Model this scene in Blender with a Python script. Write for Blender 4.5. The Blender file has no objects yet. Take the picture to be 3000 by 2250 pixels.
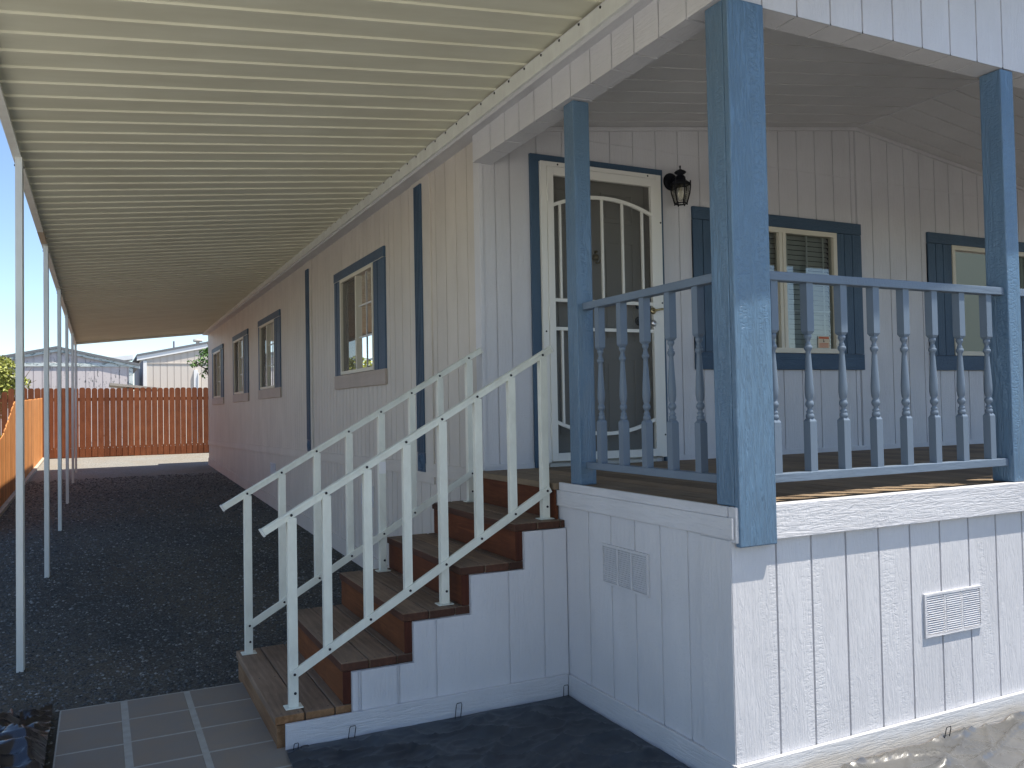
import bpy, bmesh, math, random
from mathutils import Vector, Matrix, noise
random.seed(7)
R = math.radians
# ------------------------------------------------------------ camera, sky, sun, exposure
scene = bpy.context.scene
scene.render.resolution_x, scene.render.resolution_y = 1024, 768
cam_d = bpy.data.cameras.new('camera')
cam = bpy.data.objects.new('camera', cam_d)
scene.collection.objects.link(cam)
RX, RU, RF = (0.89755469, -0.4405096, -0.01862455), (0.00459556, -0.03289261, 0.99944833), (0.4408792, 0.89714512, 0.02749853)
cam.matrix_world = Matrix(((RX[0], RU[0], -RF[0], -2.290), (RX[1], RU[1], -RF[1], -2.671), (RX[2], RU[2], -RF[2], 1.5857), (0, 0, 0, 1)))
cam_d.sensor_width = 36.0
cam_d.lens = 2466.53 / 3000 * 36.0
cam_d.clip_start, cam_d.clip_end = 0.05, 600
scene.camera = cam
SUNV = Vector((0.30, -0.25, 1.0)).normalized()
world = bpy.data.worlds.new('World'); scene.world = world
world.use_nodes = True
wn = world.node_tree.nodes; wl = world.node_tree.links
sky = wn.new('ShaderNodeTexSky'); sky.sky_type = 'NISHITA'; sky.sun_disc = False
sky.sun_elevation = math.asin(SUNV.z); sky.sun_rotation = math.atan2(SUNV.x, SUNV.y)
sky.altitude = 900; sky.air_density = 1.0; sky.dust_density = 0.6; sky.ozone_density = 2.2
bgn = wn.get('Background') or wn.new('ShaderNodeBackground')
wl.new(sky.outputs[0], bgn.inputs['Color']); bgn.inputs['Strength'].default_value = 0.13
sun_d = bpy.data.lights.new('sun', 'SUN'); sun_d.energy = 4.6; sun_d.angle = R(0.5); sun_d.color = (1.0, 0.93, 0.82)
sun = bpy.data.objects.new('sun', sun_d); scene.collection.objects.link(sun)
sun.rotation_euler = (-SUNV).to_track_quat('-Z', 'Y').to_euler()
scene.view_settings.view_transform = 'Standard'; scene.view_settings.look = 'None'
scene.view_settings.exposure = 0.80; scene.view_settings.gamma = 1.0
scene.cycles.max_bounces = 10; scene.cycles.diffuse_bounces = 6; scene.cycles.transparent_max_bounces = 12
scene.cycles.use_denoising = True
scene.cycles.caustics_reflective = False; scene.cycles.caustics_refractive = False
COL = scene.collection

# ------------------------------------------------------------ materials
def mat(name, col, rough=0.6, spec=0.5, metal=0.0):
    m = bpy.data.materials.new(name); m.use_nodes = True
    b = m.node_tree.nodes['Principled BSDF']
    b.inputs['Base Color'].default_value = (*col, 1); b.inputs['Roughness'].default_value = rough
    b.inputs['Specular IOR Level'].default_value = spec; b.inputs['Metallic'].default_value = metal
    return m
class NT:
    def __init__(s, m): s.m = m; s.n = m.node_tree.nodes; s.l = m.node_tree.links; s.b = s.n['Principled BSDF']; s.tc = s.n.new('ShaderNodeTexCoord')
    def mp(s, sc=(1, 1, 1), src='Object', loc=(0, 0, 0)):
        n = s.n.new('ShaderNodeMapping'); n.inputs['Scale'].default_value = sc; n.inputs['Location'].default_value = loc
        s.l.new(s.tc.outputs[src], n.inputs[0]); return n.outputs[0]
    def noise(s, vec, scale, det=3, rough=0.55, dist=0.0):
        n = s.n.new('ShaderNodeTexNoise'); n.inputs['Scale'].default_value = scale; n.inputs['Detail'].default_value = det
        n.inputs['Roughness'].default_value = rough; n.inputs['Distortion'].default_value = dist
        s.l.new(vec, n.inputs['Vector']); return n.outputs['Fac']
    def ramp(s, fac, stops):
        n = s.n.new('ShaderNodeValToRGB'); e = n.color_ramp.elements
        while len(e) < len(stops): e.new(0.5)
        for i, (p, c) in enumerate(stops):
            e[i].position = p; e[i].color = (*c, 1) if len(c) == 3 else c
        s.l.new(fac, n.inputs[0]); return n.outputs[0]
    def mix(s, fac, a, b, mode='MIX'):
        n = s.n.new('ShaderNodeMix'); n.data_type = 'RGBA'; n.blend_type = mode
        for k, v in ((0, fac), (6, a), (7, b)):
            if hasattr(v, 'links'): s.l.new(v, n.inputs[k])
            elif k == 0: n.inputs[0].default_value = v
            else: n.inputs[k].default_value = (*v, 1)
        return n.outputs[2]
    def math(s, op, a, b=0.0):
        n = s.n.new('ShaderNodeMath'); n.operation = op
        for k, v in ((0, a), (1, b)):
            if hasattr(v, 'links'): s.l.new(v, n.inputs[k])
            else: n.inputs[k].default_value = v
        return n.outputs[0]
    def bump(s, h, strength=0.3, dist=0.01, prev=None):
        n = s.n.new('ShaderNodeBump'); n.inputs['Strength'].default_value = strength; n.inputs['Distance'].default_value = dist
        s.l.new(h, n.inputs['Height'])
        if prev is not None: s.l.new(prev, n.inputs['Normal'])
        s.l.new(n.outputs[0], s.b.inputs['Normal']); return n.outputs[0]
    def col(s, c): s.l.new(c, s.b.inputs['Base Color'])
    def rgh(s, c): s.l.new(c, s.b.inputs['Roughness'])

def painted_wood(name, col, rough=0.5, along='z', emboss=0.5, vary=0.05, dist=0.004, spec=0.4, dirt=None):
    m = mat(name, col, rough, spec); t = NT(m)
    sc = {'z': (1, 1, 0.10), 'x': (0.10, 1, 1), 'y': (1, 0.10, 1)}[along]
    v = t.mp(sc)
    g = t.noise(v, 55, 4, 0.65, 1.6)                 # long grain ridges
    v2 = t.mp({'z': (1, 1, 2.4), 'x': (2.4, 1, 1), 'y': (1, 2.4, 1)}[along])
    h = t.noise(v2, 34, 3, 0.6, 0.4)                # short cross-ticks of the rough-sawn emboss
    p = t.noise(t.mp({'z': (1, 1, .12), 'x': (.12, 1, 1), 'y': (1, .12, 1)}[along]), 9, 3)
    pm = t.ramp(p, [(0.52, (0, 0, 0)), (0.62, (.55, .55, .55))])
    hh = t.mix(pm, t.ramp(g, [(0.40, (0, 0, 0)), (0.56, (1, 1, 1))]), t.ramp(h, [(0.40, (0, 0, 0)), (0.52, (1, 1, 1))]))
    t.bump(hh, emboss, dist)
    c2 = tuple(c * (1 - vary * 2.2) for c in col); c3 = tuple(min(1, c * (1 + vary)) for c in col)
    cc = t.mix(t.ramp(t.noise(t.mp((1, 1, .5)), 3.1, 4), [(0.3, (0, 0, 0)), (0.7, (1, 1, 1))]), c2, c3)
    if dirt:
        s = t.n.new('ShaderNodeSeparateXYZ'); t.l.new(t.tc.outputs['Object'], s.inputs[0])
        z = t.math('ADD', s.outputs[2], t.math('MULTIPLY', t.noise(t.mp(), 5, 5), -0.11))
        f = t.ramp(z, [(0.0, (1, 1, 1)), (0.05, (0, 0, 0))])
        cc = t.mix(f, cc, dirt)
    t.col(cc); return m

WHITE = (0.605, 0.605, 0.630)
M = {}
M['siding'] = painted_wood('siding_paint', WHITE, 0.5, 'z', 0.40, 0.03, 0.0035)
M['siding_warm_bounce'] = painted_wood('siding_paint_warm_bounce', (0.590, 0.545, 0.492), 0.5, 'z', 0.40, 0.04, 0.0035)  # same paint as the porch wall, warm bounced light mixed into the colour
M['siding_warm_bounce_y'] = painted_wood('trim_paint_warm_bounce', (0.590, 0.545, 0.492), 0.5, 'y', 0.40, 0.04, 0.0035)  # trim version, warm bounce likewise in the colour
M['siding_x'] = painted_wood('trim_board_paint_x', WHITE, 0.5, 'x', 0.5, 0.03, 0.0035)
M['siding_y'] = painted_wood('trim_board_paint_y', WHITE, 0.5, 'y', 0.5, 0.03, 0.004)
M['sill'] = painted_wood('window_sill_paint', (0.44, 0.37, 0.325), 0.55, 'y', 0.5, 0.05, 0.004)
M['base_x'] = painted_wood('base_board_paint_x', (0.60, 0.60, 0.61), 0.6, 'x', 0.3, 0.03, 0.003, dirt=(0.52, 0.48, 0.43))
M['ceiling'] = painted_wood('ceiling_paint', (0.58, 0.58, 0.59), 0.6, 'x', 0.3, 0.03, 0.003)
M['blue_z'] = painted_wood('blue_post_paint', (0.098, 0.180, 0.280), 0.32, 'z', 0.60, 0.05, 0.0045, spec=0.7)
M['blue_x'] = painted_wood('blue_rail_paint_x', (0.140, 0.185, 0.245), 0.45, 'x', 0.25, 0.05, 0.003)
M['blue_y'] = painted_wood('blue_rail_paint_y', (0.140, 0.185, 0.245), 0.45, 'y', 0.25, 0.05, 0.003)
M['blue_turned'] = painted_wood('blue_baluster_paint', (0.135, 0.178, 0.235), 0.42, 'z', 0.12, 0.05, 0.002)
M['blue_trim'] = painted_wood('blue_trim_paint', (0.050, 0.095, 0.155), 0.5, 'z', 0.4, 0.06, 0.004)
M['blue_trim_x'] = painted_wood('blue_trim_paint_x', (0.050, 0.095, 0.155), 0.5, 'x', 0.6, 0.06, 0.004)
M['blue_trim_y'] = painted_wood('blue_trim_paint_y', (0.050, 0.095, 0.155), 0.5, 'y', 0.6, 0.06, 0.004)
M['cream_metal'] = mat('cream_enamel_metal', (0.66, 0.65, 0.53), 0.42, 0.5)
t = NT(M['cream_metal']); nz = t.noise(t.mp((0.25, 1, 1)), 5, 4, 0.6)
t.col(t.mix(t.ramp(nz, [(0.35, (0, 0, 0)), (0.7, (1, 1, 1))]), (0.64, 0.62, 0.485), (0.73, 0.715, 0.575)))
t.bump(t.noise(t.mp((0.2, 1, 1)), 40, 2), 0.05, 0.002)
M['white_metal'] = mat('white_enamel_metal', (0.70, 0.72, 0.70), 0.38, 0.5)
t = NT(M['white_metal']); nz = t.noise(t.mp((1, 1, 0.3)), 9, 4, 0.65)
t.col(t.mix(t.ramp(nz, [(0.35, (0, 0, 0)), (0.75, (1, 1, 1))]), (0.62, 0.63, 0.60), (0.73, 0.75, 0.72)))
M['rail_metal'] = mat('rail_enamel_metal', (0.74, 0.76, 0.68), 0.36, 0.5)
t = NT(M['rail_metal']); nz = t.noise(t.mp((1, 1, 0.4)), 14, 4, 0.7)
t.col(t.mix(t.ramp(nz, [(0.3, (0, 0, 0)), (0.7, (1, 1, 1))]), (0.66, 0.67, 0.60), (0.77, 0.79, 0.71)))
M['screw'] = mat('dark_screw_metal', (0.03, 0.03, 0.035), 0.45, 0.5, 0.6)
M['door_frame'] = mat('security_door_enamel', (0.74, 0.735, 0.69), 0.4)
M['vinyl'] = mat('almond_window_vinyl', (0.63, 0.59, 0.49), 0.45)
M['white_vinyl'] = mat('white_window_vinyl', (0.62, 0.62, 0.60), 0.45)
M['black'] = mat('black_powder_coat', (0.005, 0.006, 0.011), 0.6, 0.25)
M['brass'] = mat('aged_brass', (0.45, 0.38, 0.22), 0.35, 0.5, 0.9)
M['chrome'] = mat('satin_nickel', (0.7, 0.7, 0.7), 0.3, 0.5, 0.9)
M['dark_room'] = mat('dark_room', (0.015, 0.014, 0.012), 0.9)
M['slat'] = mat('blind_slat', (0.55, 0.55, 0.50), 0.5)
M['window_backdrop'] = mat('sheer_curtain', (0.10, 0.095, 0.08), 0.8)
M['door_paint'] = mat('door_paint', (0.50, 0.49, 0.45), 0.5)
M['paper'] = mat('sticker_paper', (0.62, 0.50, 0.36), 0.7)
M['paper_red'] = mat('sticker_red', (0.55, 0.12, 0.05), 0.7)
M['roofing'] = mat('composition_shingle', (0.16, 0.17, 0.18), 0.9)
t = NT(M['roofing']); t.col(t.mix(t.noise(t.mp(), 30, 3), (0.09, 0.10, 0.11), (0.24, 0.25, 0.26)))

def glass(name, refl_rough=0.0, tint=(0.75, 0.8, 0.78), boost=0.10, k=1.7):
    m = bpy.data.materials.new(name); m.use_nodes = True; n = m.node_tree.nodes; l = m.node_tree.links
    n.clear(); o = n.new('ShaderNodeOutputMaterial'); mx = n.new('ShaderNodeMixShader')
    tr = n.new('ShaderNodeBsdfTransparent'); tr.inputs[0].default_value = (*tint, 1)
    gl = n.new('ShaderNodeBsdfGlossy'); gl.inputs['Roughness'].default_value = refl_rough; gl.inputs['Color'].default_value = (1, 1, 1, 1)
    fr = n.new('ShaderNodeFresnel'); fr.inputs['IOR'].default_value = 1.52
    ad = n.new('ShaderNodeMath'); ad.operation = 'MULTIPLY_ADD'; ad.inputs[1].default_value = k; ad.inputs[2].default_value = boost * .3
    ad.use_clamp = True
    l.new(fr.outputs[0], ad.inputs[0]); l.new(ad.outputs[0], mx.inputs[0]); l.new(tr.outputs[0], mx.inputs[1]); l.new(gl.outputs[0], mx.inputs[2])
    l.new(mx.outputs[0], o.inputs[0]); return m
M['glass'] = glass('window_glass')
M['lamp_glass'] = glass('lamp_glass', 0.08, (0.93, 0.92, 0.86), 0.0, 0.6)
def screen_mat(name, op, col):
    m = bpy.data.materials.new(name); m.use_nodes = True; n = m.node_tree.nodes; l = m.node_tree.links
    b = n['Principled BSDF']; b.inputs['Base Color'].default_value = (*col, 1); b.inputs['Roughness'].default_value = 0.7
    b.inputs['Alpha'].default_value = op; return m
M['screen'] = screen_mat('insect_screen', 0.52, (0.05, 0.05, 0.048))

def wood(name, c1, c2, along, rough=0.75, knots=True, end=None):
    m = mat(name, c1, rough, 0.25); t = NT(m)
    sc = {'z': (1, 1, 0.07), 'x': (0.07, 1, 1), 'y': (1, 0.07, 1)}[along]
    g = t.noise(t.mp(sc), 38, 5, 0.7, 1.2)
    big = t.noise(t.mp(), 3.5, 3)
    w = t.n.new('ShaderNodeTexWave'); w.inputs['Scale'].default_value = 9; w.inputs['Distortion'].default_value = 7; w.inputs['Detail'].default_value = 2
    w.inputs['Detail Scale'].default_value = 1.2
    w.bands_direction = {'z': 'X', 'x': 'Z', 'y': 'X'}[along]; t.l.new(t.mp(sc), w.inputs[0])
    f = t.math('ADD', t.math('MULTIPLY', g, 0.85), t.math('MULTIPLY', w.outputs[1], 0.10))
    c = t.ramp(f, [(0.25, tuple(v * 0.62 for v in c1)), (0.5, c1), (0.75, c2)])
    c = t.mix(t.ramp(big, [(0.35, (0, 0, 0)), (0.65, (1, 1, 1))]), c, t.mix(0.4, c, c2))
    oi = t.n.new('ShaderNodeObjectInfo')
    c = t.mix(1.0, c, t.ramp(oi.outputs['Random'], [(0.0, (0.74, 0.72, 0.70)), (0.5, (1, 1, 1)), (1.0, (1.22, 1.18, 1.12))]), 'MULTIPLY')
    t.col(c); t.bump(f, 0.45, 0.003); return m
M['tread'] = wood('weathered_redwood_tread', (0.180, 0.125, 0.088), (0.29, 0.21, 0.15), 'y')
M['tread_end'] = wood('stained_tread_nose', (0.060, 0.028, 0.019), (0.11, 0.048, 0.030), 'y')
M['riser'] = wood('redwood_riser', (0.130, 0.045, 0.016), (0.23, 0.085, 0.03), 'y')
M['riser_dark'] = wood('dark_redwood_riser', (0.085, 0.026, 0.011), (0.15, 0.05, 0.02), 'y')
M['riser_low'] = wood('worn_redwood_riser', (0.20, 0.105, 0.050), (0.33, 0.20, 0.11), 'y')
M['riser_end'] = wood('dark_redwood_end', (0.055, 0.016, 0.010), (0.10, 0.03, 0.015), 'z')
M['deck'] = wood('deck_board', (0.20, 0.145, 0.095), (0.32, 0.24, 0.16), 'y')
M['fence_red'] = wood('red_stained_picket', (0.155, 0.048, 0.019), (0.240, 0.088, 0.038), 'z')
M['fence_orange'] = wood('orange_cedar_picket', (0.66, 0.27, 0.085), (0.78, 0.37, 0.135), 'z')
M['fence_grey'] = wood('grey_lumber', (0.42, 0.38, 0.32), (0.55, 0.50, 0.42), 'y')

# gravel
def gravel_mat(name, cols, sc):
    m = mat(name, cols[0], 0.95, 0.15); t = NT(m)
    v = t.n.new('ShaderNodeTexVoronoi'); v.inputs['Scale'].default_value = sc; t.l.new(t.mp(), v.inputs['Vector'])
    big = t.noise(t.mp((0.5, 0.35, 1)), 1.6, 4, 0.6, 0.6)
    c1 = t.ramp(v.outputs['Color'], [(0.0, cols[0]), (0.5, cols[1]), (1.0, cols[2])])
    c2 = t.mix(t.ramp(big, [(0.42, (0, 0, 0)), (0.62, (1, 1, 1))]), c1, t.mix(0.55, c1, cols[3]))
    # darker blue-grey under the awning, shade put into the colour; paler by the fence
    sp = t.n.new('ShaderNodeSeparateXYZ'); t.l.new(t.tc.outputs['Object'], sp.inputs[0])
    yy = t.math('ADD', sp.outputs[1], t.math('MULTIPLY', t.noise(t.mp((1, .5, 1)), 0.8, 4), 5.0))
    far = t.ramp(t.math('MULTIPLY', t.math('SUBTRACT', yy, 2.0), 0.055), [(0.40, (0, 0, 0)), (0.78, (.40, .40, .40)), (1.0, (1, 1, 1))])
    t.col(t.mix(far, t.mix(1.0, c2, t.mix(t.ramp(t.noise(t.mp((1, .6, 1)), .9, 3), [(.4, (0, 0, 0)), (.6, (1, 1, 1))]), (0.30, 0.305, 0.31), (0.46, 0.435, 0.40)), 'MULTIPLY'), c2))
    h = t.noise(t.mp(), sc * 0.9, 4, 0.7)
    t.bump(h, 0.9, 0.02); return m
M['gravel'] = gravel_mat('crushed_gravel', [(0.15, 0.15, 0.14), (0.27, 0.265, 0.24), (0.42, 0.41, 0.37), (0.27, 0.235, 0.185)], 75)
def stone_mat(name, c):
    m = mat(name, c, 0.85, 0.3); t = NT(m)
    oi = t.n.new('ShaderNodeNewGeometry')
    cc = t.ramp(oi.outputs['Random Per Island'], [(0.0, tuple(v * 0.45 for v in c)), (0.45, c), (0.85, tuple(min(.6, v * 1.5) for v in c)), (1.0, (0.33, 0.33, 0.31))])
    t.col(cc); return m
M['stone'] = stone_mat('gravel_stone', (0.105, 0.108, 0.106))
M['concrete'] = mat('bounce_slab_concrete', (0.5, 0.48, 0.44), 0.9)
t = NT(M['concrete']); t.col(t.mix(t.noise(t.mp(), 6, 4), (0.52, 0.50, 0.45), (0.64, 0.62, 0.56)))
M['paver'] = mat('paver_concrete', (0.24, 0.20, 0.165), 0.85, 0.25); t = NT(M['paver'])
gi = t.n.new('ShaderNodeNewGeometry')
pc = t.ramp(gi.outputs['Random Per Island'], [(0.0, (0.225, 0.178, 0.132)), (1.0, (0.280, 0.225, 0.170))])
t.col(t.mix(t.ramp(t.noise(t.mp(), 6, 5, 0.65), [(0.3, (0, 0, 0)), (0.75, (1, 1, 1))]), pc, (0.22, 0.200, 0.175)))
t.bump(t.noise(t.mp(), 60, 4), 0.25, 0.004)
M['mortar'] = mat('paver_mortar', (0.40, 0.38, 0.33), 0.95, 0.2); t = NT(M['mortar'])
t.col(t.mix(t.noise(t.mp(), 18, 4), (0.28, 0.265, 0.23), (0.46, 0.44, 0.385))); t.bump(t.noise(t.mp(), 90, 3), 0.4, 0.003)
M['fabric'] = mat('black_weed_fabric', (0.022, 0.027, 0.036), 0.40, 0.55); t = NT(M['fabric'])
t.col(t.mix(t.ramp(t.noise(t.mp(), 5, 4), [(0.35, (0, 0, 0)), (0.7, (1, 1, 1))]), (0.012, 0.019, 0.030), (0.036, 0.050, 0.066)))
M['poly'] = mat('black_poly_film', (0.06, 0.055, 0.048), 0.24, 1.0); t = NT(M['poly'])
t.col(t.mix(t.ramp(t.noise(t.mp((1, 1, 1)), 4, 5), [(0.35, (0, 0, 0)), (0.65, (1, 1, 1))]), (0.072, 0.073, 0.074), (0.105, 0.103, 0.098)))
M['poly_dark'] = mat('black_bin_film', (0.008, 0.010, 0.018), 0.18, 0.8)
M['soil'] = mat('bare_soil', (0.25, 0.2, 0.14), 0.95)
M['leaf_l'] = mat('leaf_yellow_green', (0.36, 0.38, 0.09), 0.5, 0.4)
M['leaf_r'] = mat('leaf_green', (0.10, 0.21, 0.035), 0.45, 0.4)
for k in ('leaf_l', 'leaf_r'):
    t = NT(M[k]); gi = t.n.new('ShaderNodeNewGeometry'); c = t.b.inputs['Base Color'].default_value[:3]
    t.col(t.ramp(gi.outputs['Random Per Island'], [(0, tuple(v * .45 for v in c)), (.6, c), (1, tuple(v * 1.5 for v in c))]))
    t.b.inputs['Transmission Weight'].default_value = 0.0
M['bark'] = mat('bark', (0.12, 0.09, 0.06), 0.9)
M['nb_wall'] = mat('weathered_white_siding', (0.62, 0.57, 0.56), 0.8, 0.2); t = NT(M['nb_wall'])
pe = t.noise(t.mp((1, 1, 0.35)), 16, 4, 0.7, 0.4); bigp = t.noise(t.mp(), 1.2, 2)
mask = t.math('MULTIPLY', t.ramp(pe, [(0.57, (0, 0, 0)), (0.61, (1, 1, 1))]), t.ramp(bigp, [(0.42, (0, 0, 0)), (0.55, (1, 1, 1))]))
t.col(t.mix(mask, (0.62, 0.57, 0.56), (0.20, 0.20, 0.20)))
M['nb_trim'] = mat('peeling_green_trim', (0.62, 0.68, 0.66), 0.8, 0.2); t = NT(M['nb_trim'])
t.col(t.mix(t.ramp(t.noise(t.mp((0.5, 1, 1.5)), 12, 4, 0.7), [(0.52, (0, 0, 0)), (0.58, (1, 1, 1))]), (0.62, 0.68, 0.66), (0.22, 0.27, 0.26)))
M['nb_cream'] = mat('cream_siding', (0.62, 0.56, 0.49), 0.8, 0.2)
M['nb_white'] = mat('bright_white_trim', (0.80, 0.80, 0.78), 0.6, 0.2)
M['nb_olive'] = mat('olive_siding', (0.26, 0.26, 0.19), 0.8, 0.2)
M['nb_shade'] = mat('shaded_wall_pipe_grey', (0.25, 0.25, 0.28), 0.8, 0.2)  # shade painted in for the cream house's side wall; also colours the vent pipe
M['copper'] = mat('oxidised_splice', (0.45, 0.33, 0.22), 0.5)
M['tape'] = mat('clear_tape', (0.8, 0.8, 0.8), 0.15, 0.8)

# ------------------------------------------------------------ object helpers
def obj(name, bm, m, parent=None, smooth=False, bevel=0.0, kind=None, label=None, recalc=True):
    if recalc: bmesh.ops.recalc_face_normals(bm, faces=bm.faces)
    me = bpy.data.meshes.new(name)
    off = Vector((0, 0, 0))
    if parent is not None:
        p = parent
        while p is not None: off += p.location; p = p.parent
        bmesh.ops.translate(bm, verts=bm.verts, vec=-off)
    bm.to_mesh(me); bm.free()
    for mm in (m if isinstance(m, (list, tuple)) else [m]): me.materials.append(mm)
    if smooth:
        for p in me.polygons: p.use_smooth = True
    o = bpy.data.objects.new(name, me); COL.objects.link(o)
    if parent is not None: o.parent = parent
    if bevel:
        b = o.modifiers.new('bevel', 'BEVEL'); b.width = bevel; b.segments = 2; b.limit_method = 'ANGLE'; b.angle_limit = R(40)
    if kind: o['kind'] = kind
    if label: o['label'] = label
    return o
def thing(name, label, cat, loc=(0, 0, 0), group=None):
    o = bpy.data.objects.new(name, None); COL.objects.link(o); o.location = loc; o.empty_display_size = 0.2
    o['label'] = label; o['category'] = cat
    if group: o['group'] = group
    return o
def tag(o, label, cat, group=None):
    o['label'] = label; o['category'] = cat
    if group: o['group'] = group
    return o
def B(*boxes):
    bm = bmesh.new()
    for b in boxes: add_box(bm, *b)
    return bm
def add_box(bm, x0, x1, y0, y1, z0, z1, mi=0):
    vs = [bm.verts.new((x, y, z)) for x in (x0, x1) for y in (y0, y1) for z in (z0, z1)]
    for f in ((0, 1, 3, 2), (4, 6, 7, 5), (0, 4, 5, 1), (2, 3, 7, 6), (0, 2, 6, 4), (1, 5, 7, 3)):
        fc = bm.faces.new([vs[i] for i in f]); fc.material_index = mi
def add_prism(bm, pts, axis, a0, a1, mi=0, f=None):
    """pts: 2-D outline; axis: extrusion axis. 'x': pts=(y,z); 'y': pts=(x,z); 'z': pts=(x,y)"""
    def P(p, a): return {'x': (a, p[0], p[1]), 'y': (p[0], a, p[1]), 'z': (p[0], p[1], a)}[axis]
    v0 = [bm.verts.new(P(p, a0)) for p in pts]; v1 = [bm.verts.new(P(p, a1)) for p in pts]
    n = len(pts)
    bm.faces.new(v0).material_index = mi; bm.faces.new(v1[::-1]).material_index = mi
    for i in range(n): bm.faces.new((v0[i], v0[(i + 1) % n], v1[(i + 1) % n], v1[i])).material_index = mi
def add_hexa(bm, p8, mi=0):
    """8 corners: bottom 4 then top 4, same order"""
    v = [bm.verts.new(p) for p in p8]
    for f in ((0, 1, 2, 3), (7, 6, 5, 4), (0, 4, 5, 1), (1, 5, 6, 2), (2, 6, 7, 3), (3, 7, 4, 0)):
        bm.faces.new([v[i] for i in f]).material_index = mi
def add_bar(bm, a, b, w, h, up=(0, 0, 1), mi=0):
    """rectangular bar from a to b; w across, h along up-ish"""
    a = Vector(a); b = Vector(b); d = (b - a).normalized(); s = d.cross(Vector(up)).normalized(); u = s.cross(d).normalized()
    p = []
    for e in (a, b):
        for i, j in ((-1, -1), (1, -1), (1, 1), (-1, 1)): p.append(e + s * (i * w / 2) + u * (j * h / 2))
    add_hexa(bm, p, mi)
def add_tube(bm, path, r, seg=8, closed=False, cap=True):
    rings = []; n = len(path); path = [Vector(p) for p in path]
    ref = Vector((0.13, 0.27, 0.95))
    for i, p in enumerate(path):
        d = (path[min(i + 1, n - 1)] - path[max(i - 1, 0)]).normalized()
        s = d.cross(ref).normalized(); u = s.cross(d)
        rr = r[i] if isinstance(r, (list, tuple)) else r
        rings.append([bm.verts.new(p + (s * math.cos(2 * math.pi * k / seg) + u * math.sin(2 * math.pi * k / seg)) * rr) for k in range(seg)])
    for i in range(n - 1):
        for k in range(seg): bm.faces.new((rings[i][k], rings[i][(k + 1) % seg], rings[i + 1][(k + 1) % seg], rings[i + 1][k]))
    if cap: bm.faces.new(rings[0][::-1]); bm.faces.new(rings[-1])
def add_lathe(bm, prof, cx, cy, seg=16, axis='z', o=0.0, cap=True):
    """prof: list of (r, h)"""
    rings = []
    for r, h in prof:
        ring = []
        for k in range(seg):
            a = 2 * math.pi * (k + o) / seg; c, s = r * math.cos(a), r * math.sin(a)
            ring.append(bm.verts.new({'z': (cx + c, cy + s, h), 'y': (cx + c, h, cy + s), 'x': (h, cx + c, cy + s)}[axis]))
        rings.append(ring)
    for i in range(len(rings) - 1):
        for k in range(seg): bm.faces.new((rings[i][k], rings[i][(k + 1) % seg], rings[i + 1][(k + 1) % seg], rings[i + 1][k]))
    if cap: bm.faces.new(rings[0][::-1]); bm.faces.new(rings[-1])
def wall(bm, fn, u0, u1, vb, vt, grooves=(), openings=(), dep=0.008, gw=0.010, mi=0):
    """grooved panel siding. fn(u, v, d) -> xyz, vb/vt: numbers or functions of u"""
    fb = vb if callable(vb) else (lambda u: vb); ft = vt if callable(vt) else (lambda u: vt)
    gr = []
    for g in grooves:
        w = gw
        if isinstance(g, tuple): g, w = g
        if u0 + 0.02 < g < u1 - 0.02: gr.append((g - w / 2, g + w / 2))
    br = {u0, u1}
    for a, b in gr: br |= {a, b}
    for o in openings: br |= {max(u0, o[0]), min(u1, o[1])}
    br = sorted(br); prev = None
    for a, b in zip(br[:-1], br[1:]):
        if b - a < 1e-5: continue
        mid = (a + b) / 2; d = dep if any(g0 < mid < g1 for g0, g1 in gr) else 0.0
        segs = [(fb, ft)]
        for o in openings:
            if o[0] < mid < o[1]:
                segs = [(fb, lambda u, z=o[2]: z), (lambda u, z=o[3]: z, ft)]
        for s0, s1 in segs:
            v = [bm.verts.new(fn(a, s0(a), d)), bm.verts.new(fn(b, s0(b), d)), bm.verts.new(fn(b, s1(b), d)), bm.verts.new(fn(a, s1(a), d))]
            bm.faces.new(v).material_index = mi
        if prev is not None and abs(prev - d) > 1e-6:
            for s0, s1 in segs:
                v = [bm.verts.new(fn(a, s0(a), prev)), bm.verts.new(fn(a, s0(a), d)), bm.verts.new(fn(a, s1(a), d)), bm.verts.new(fn(a, s1(a), prev))]
                bm.faces.new(v).material_index = mi
        prev = d
def discs(name, pts, m, parent, axis, r=0.0065, t=0.004, d=-1):
    """screw heads: one small part each, sharing a mesh"""
    bm = bmesh.new(); add_lathe(bm, [(r, 0), (r * .85, d * t * .7), (.0, d * t)], 0, 0, 10, axis, cap=False)
    me = bpy.data.meshes.new(name); bm.to_mesh(me); bm.free(); me.materials.append(m)
    for p in pts:
        o = bpy.data.objects.new(name, me); COL.objects.link(o); o.parent = parent
        off = Vector((0, 0, 0)); q = parent
        while q is not None: off += q.location; q = q.parent
        o.location = Vector(p) - off
def rng(a, step, n): return [a + step * i for i in range(n)]
def gz(y): return max(0.0, min(0.025 * (y - 4.0), 0.46))      # the yard climbs gently to the back fence
def fall(y): return -0.0045 * (y - 4.6)

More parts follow.
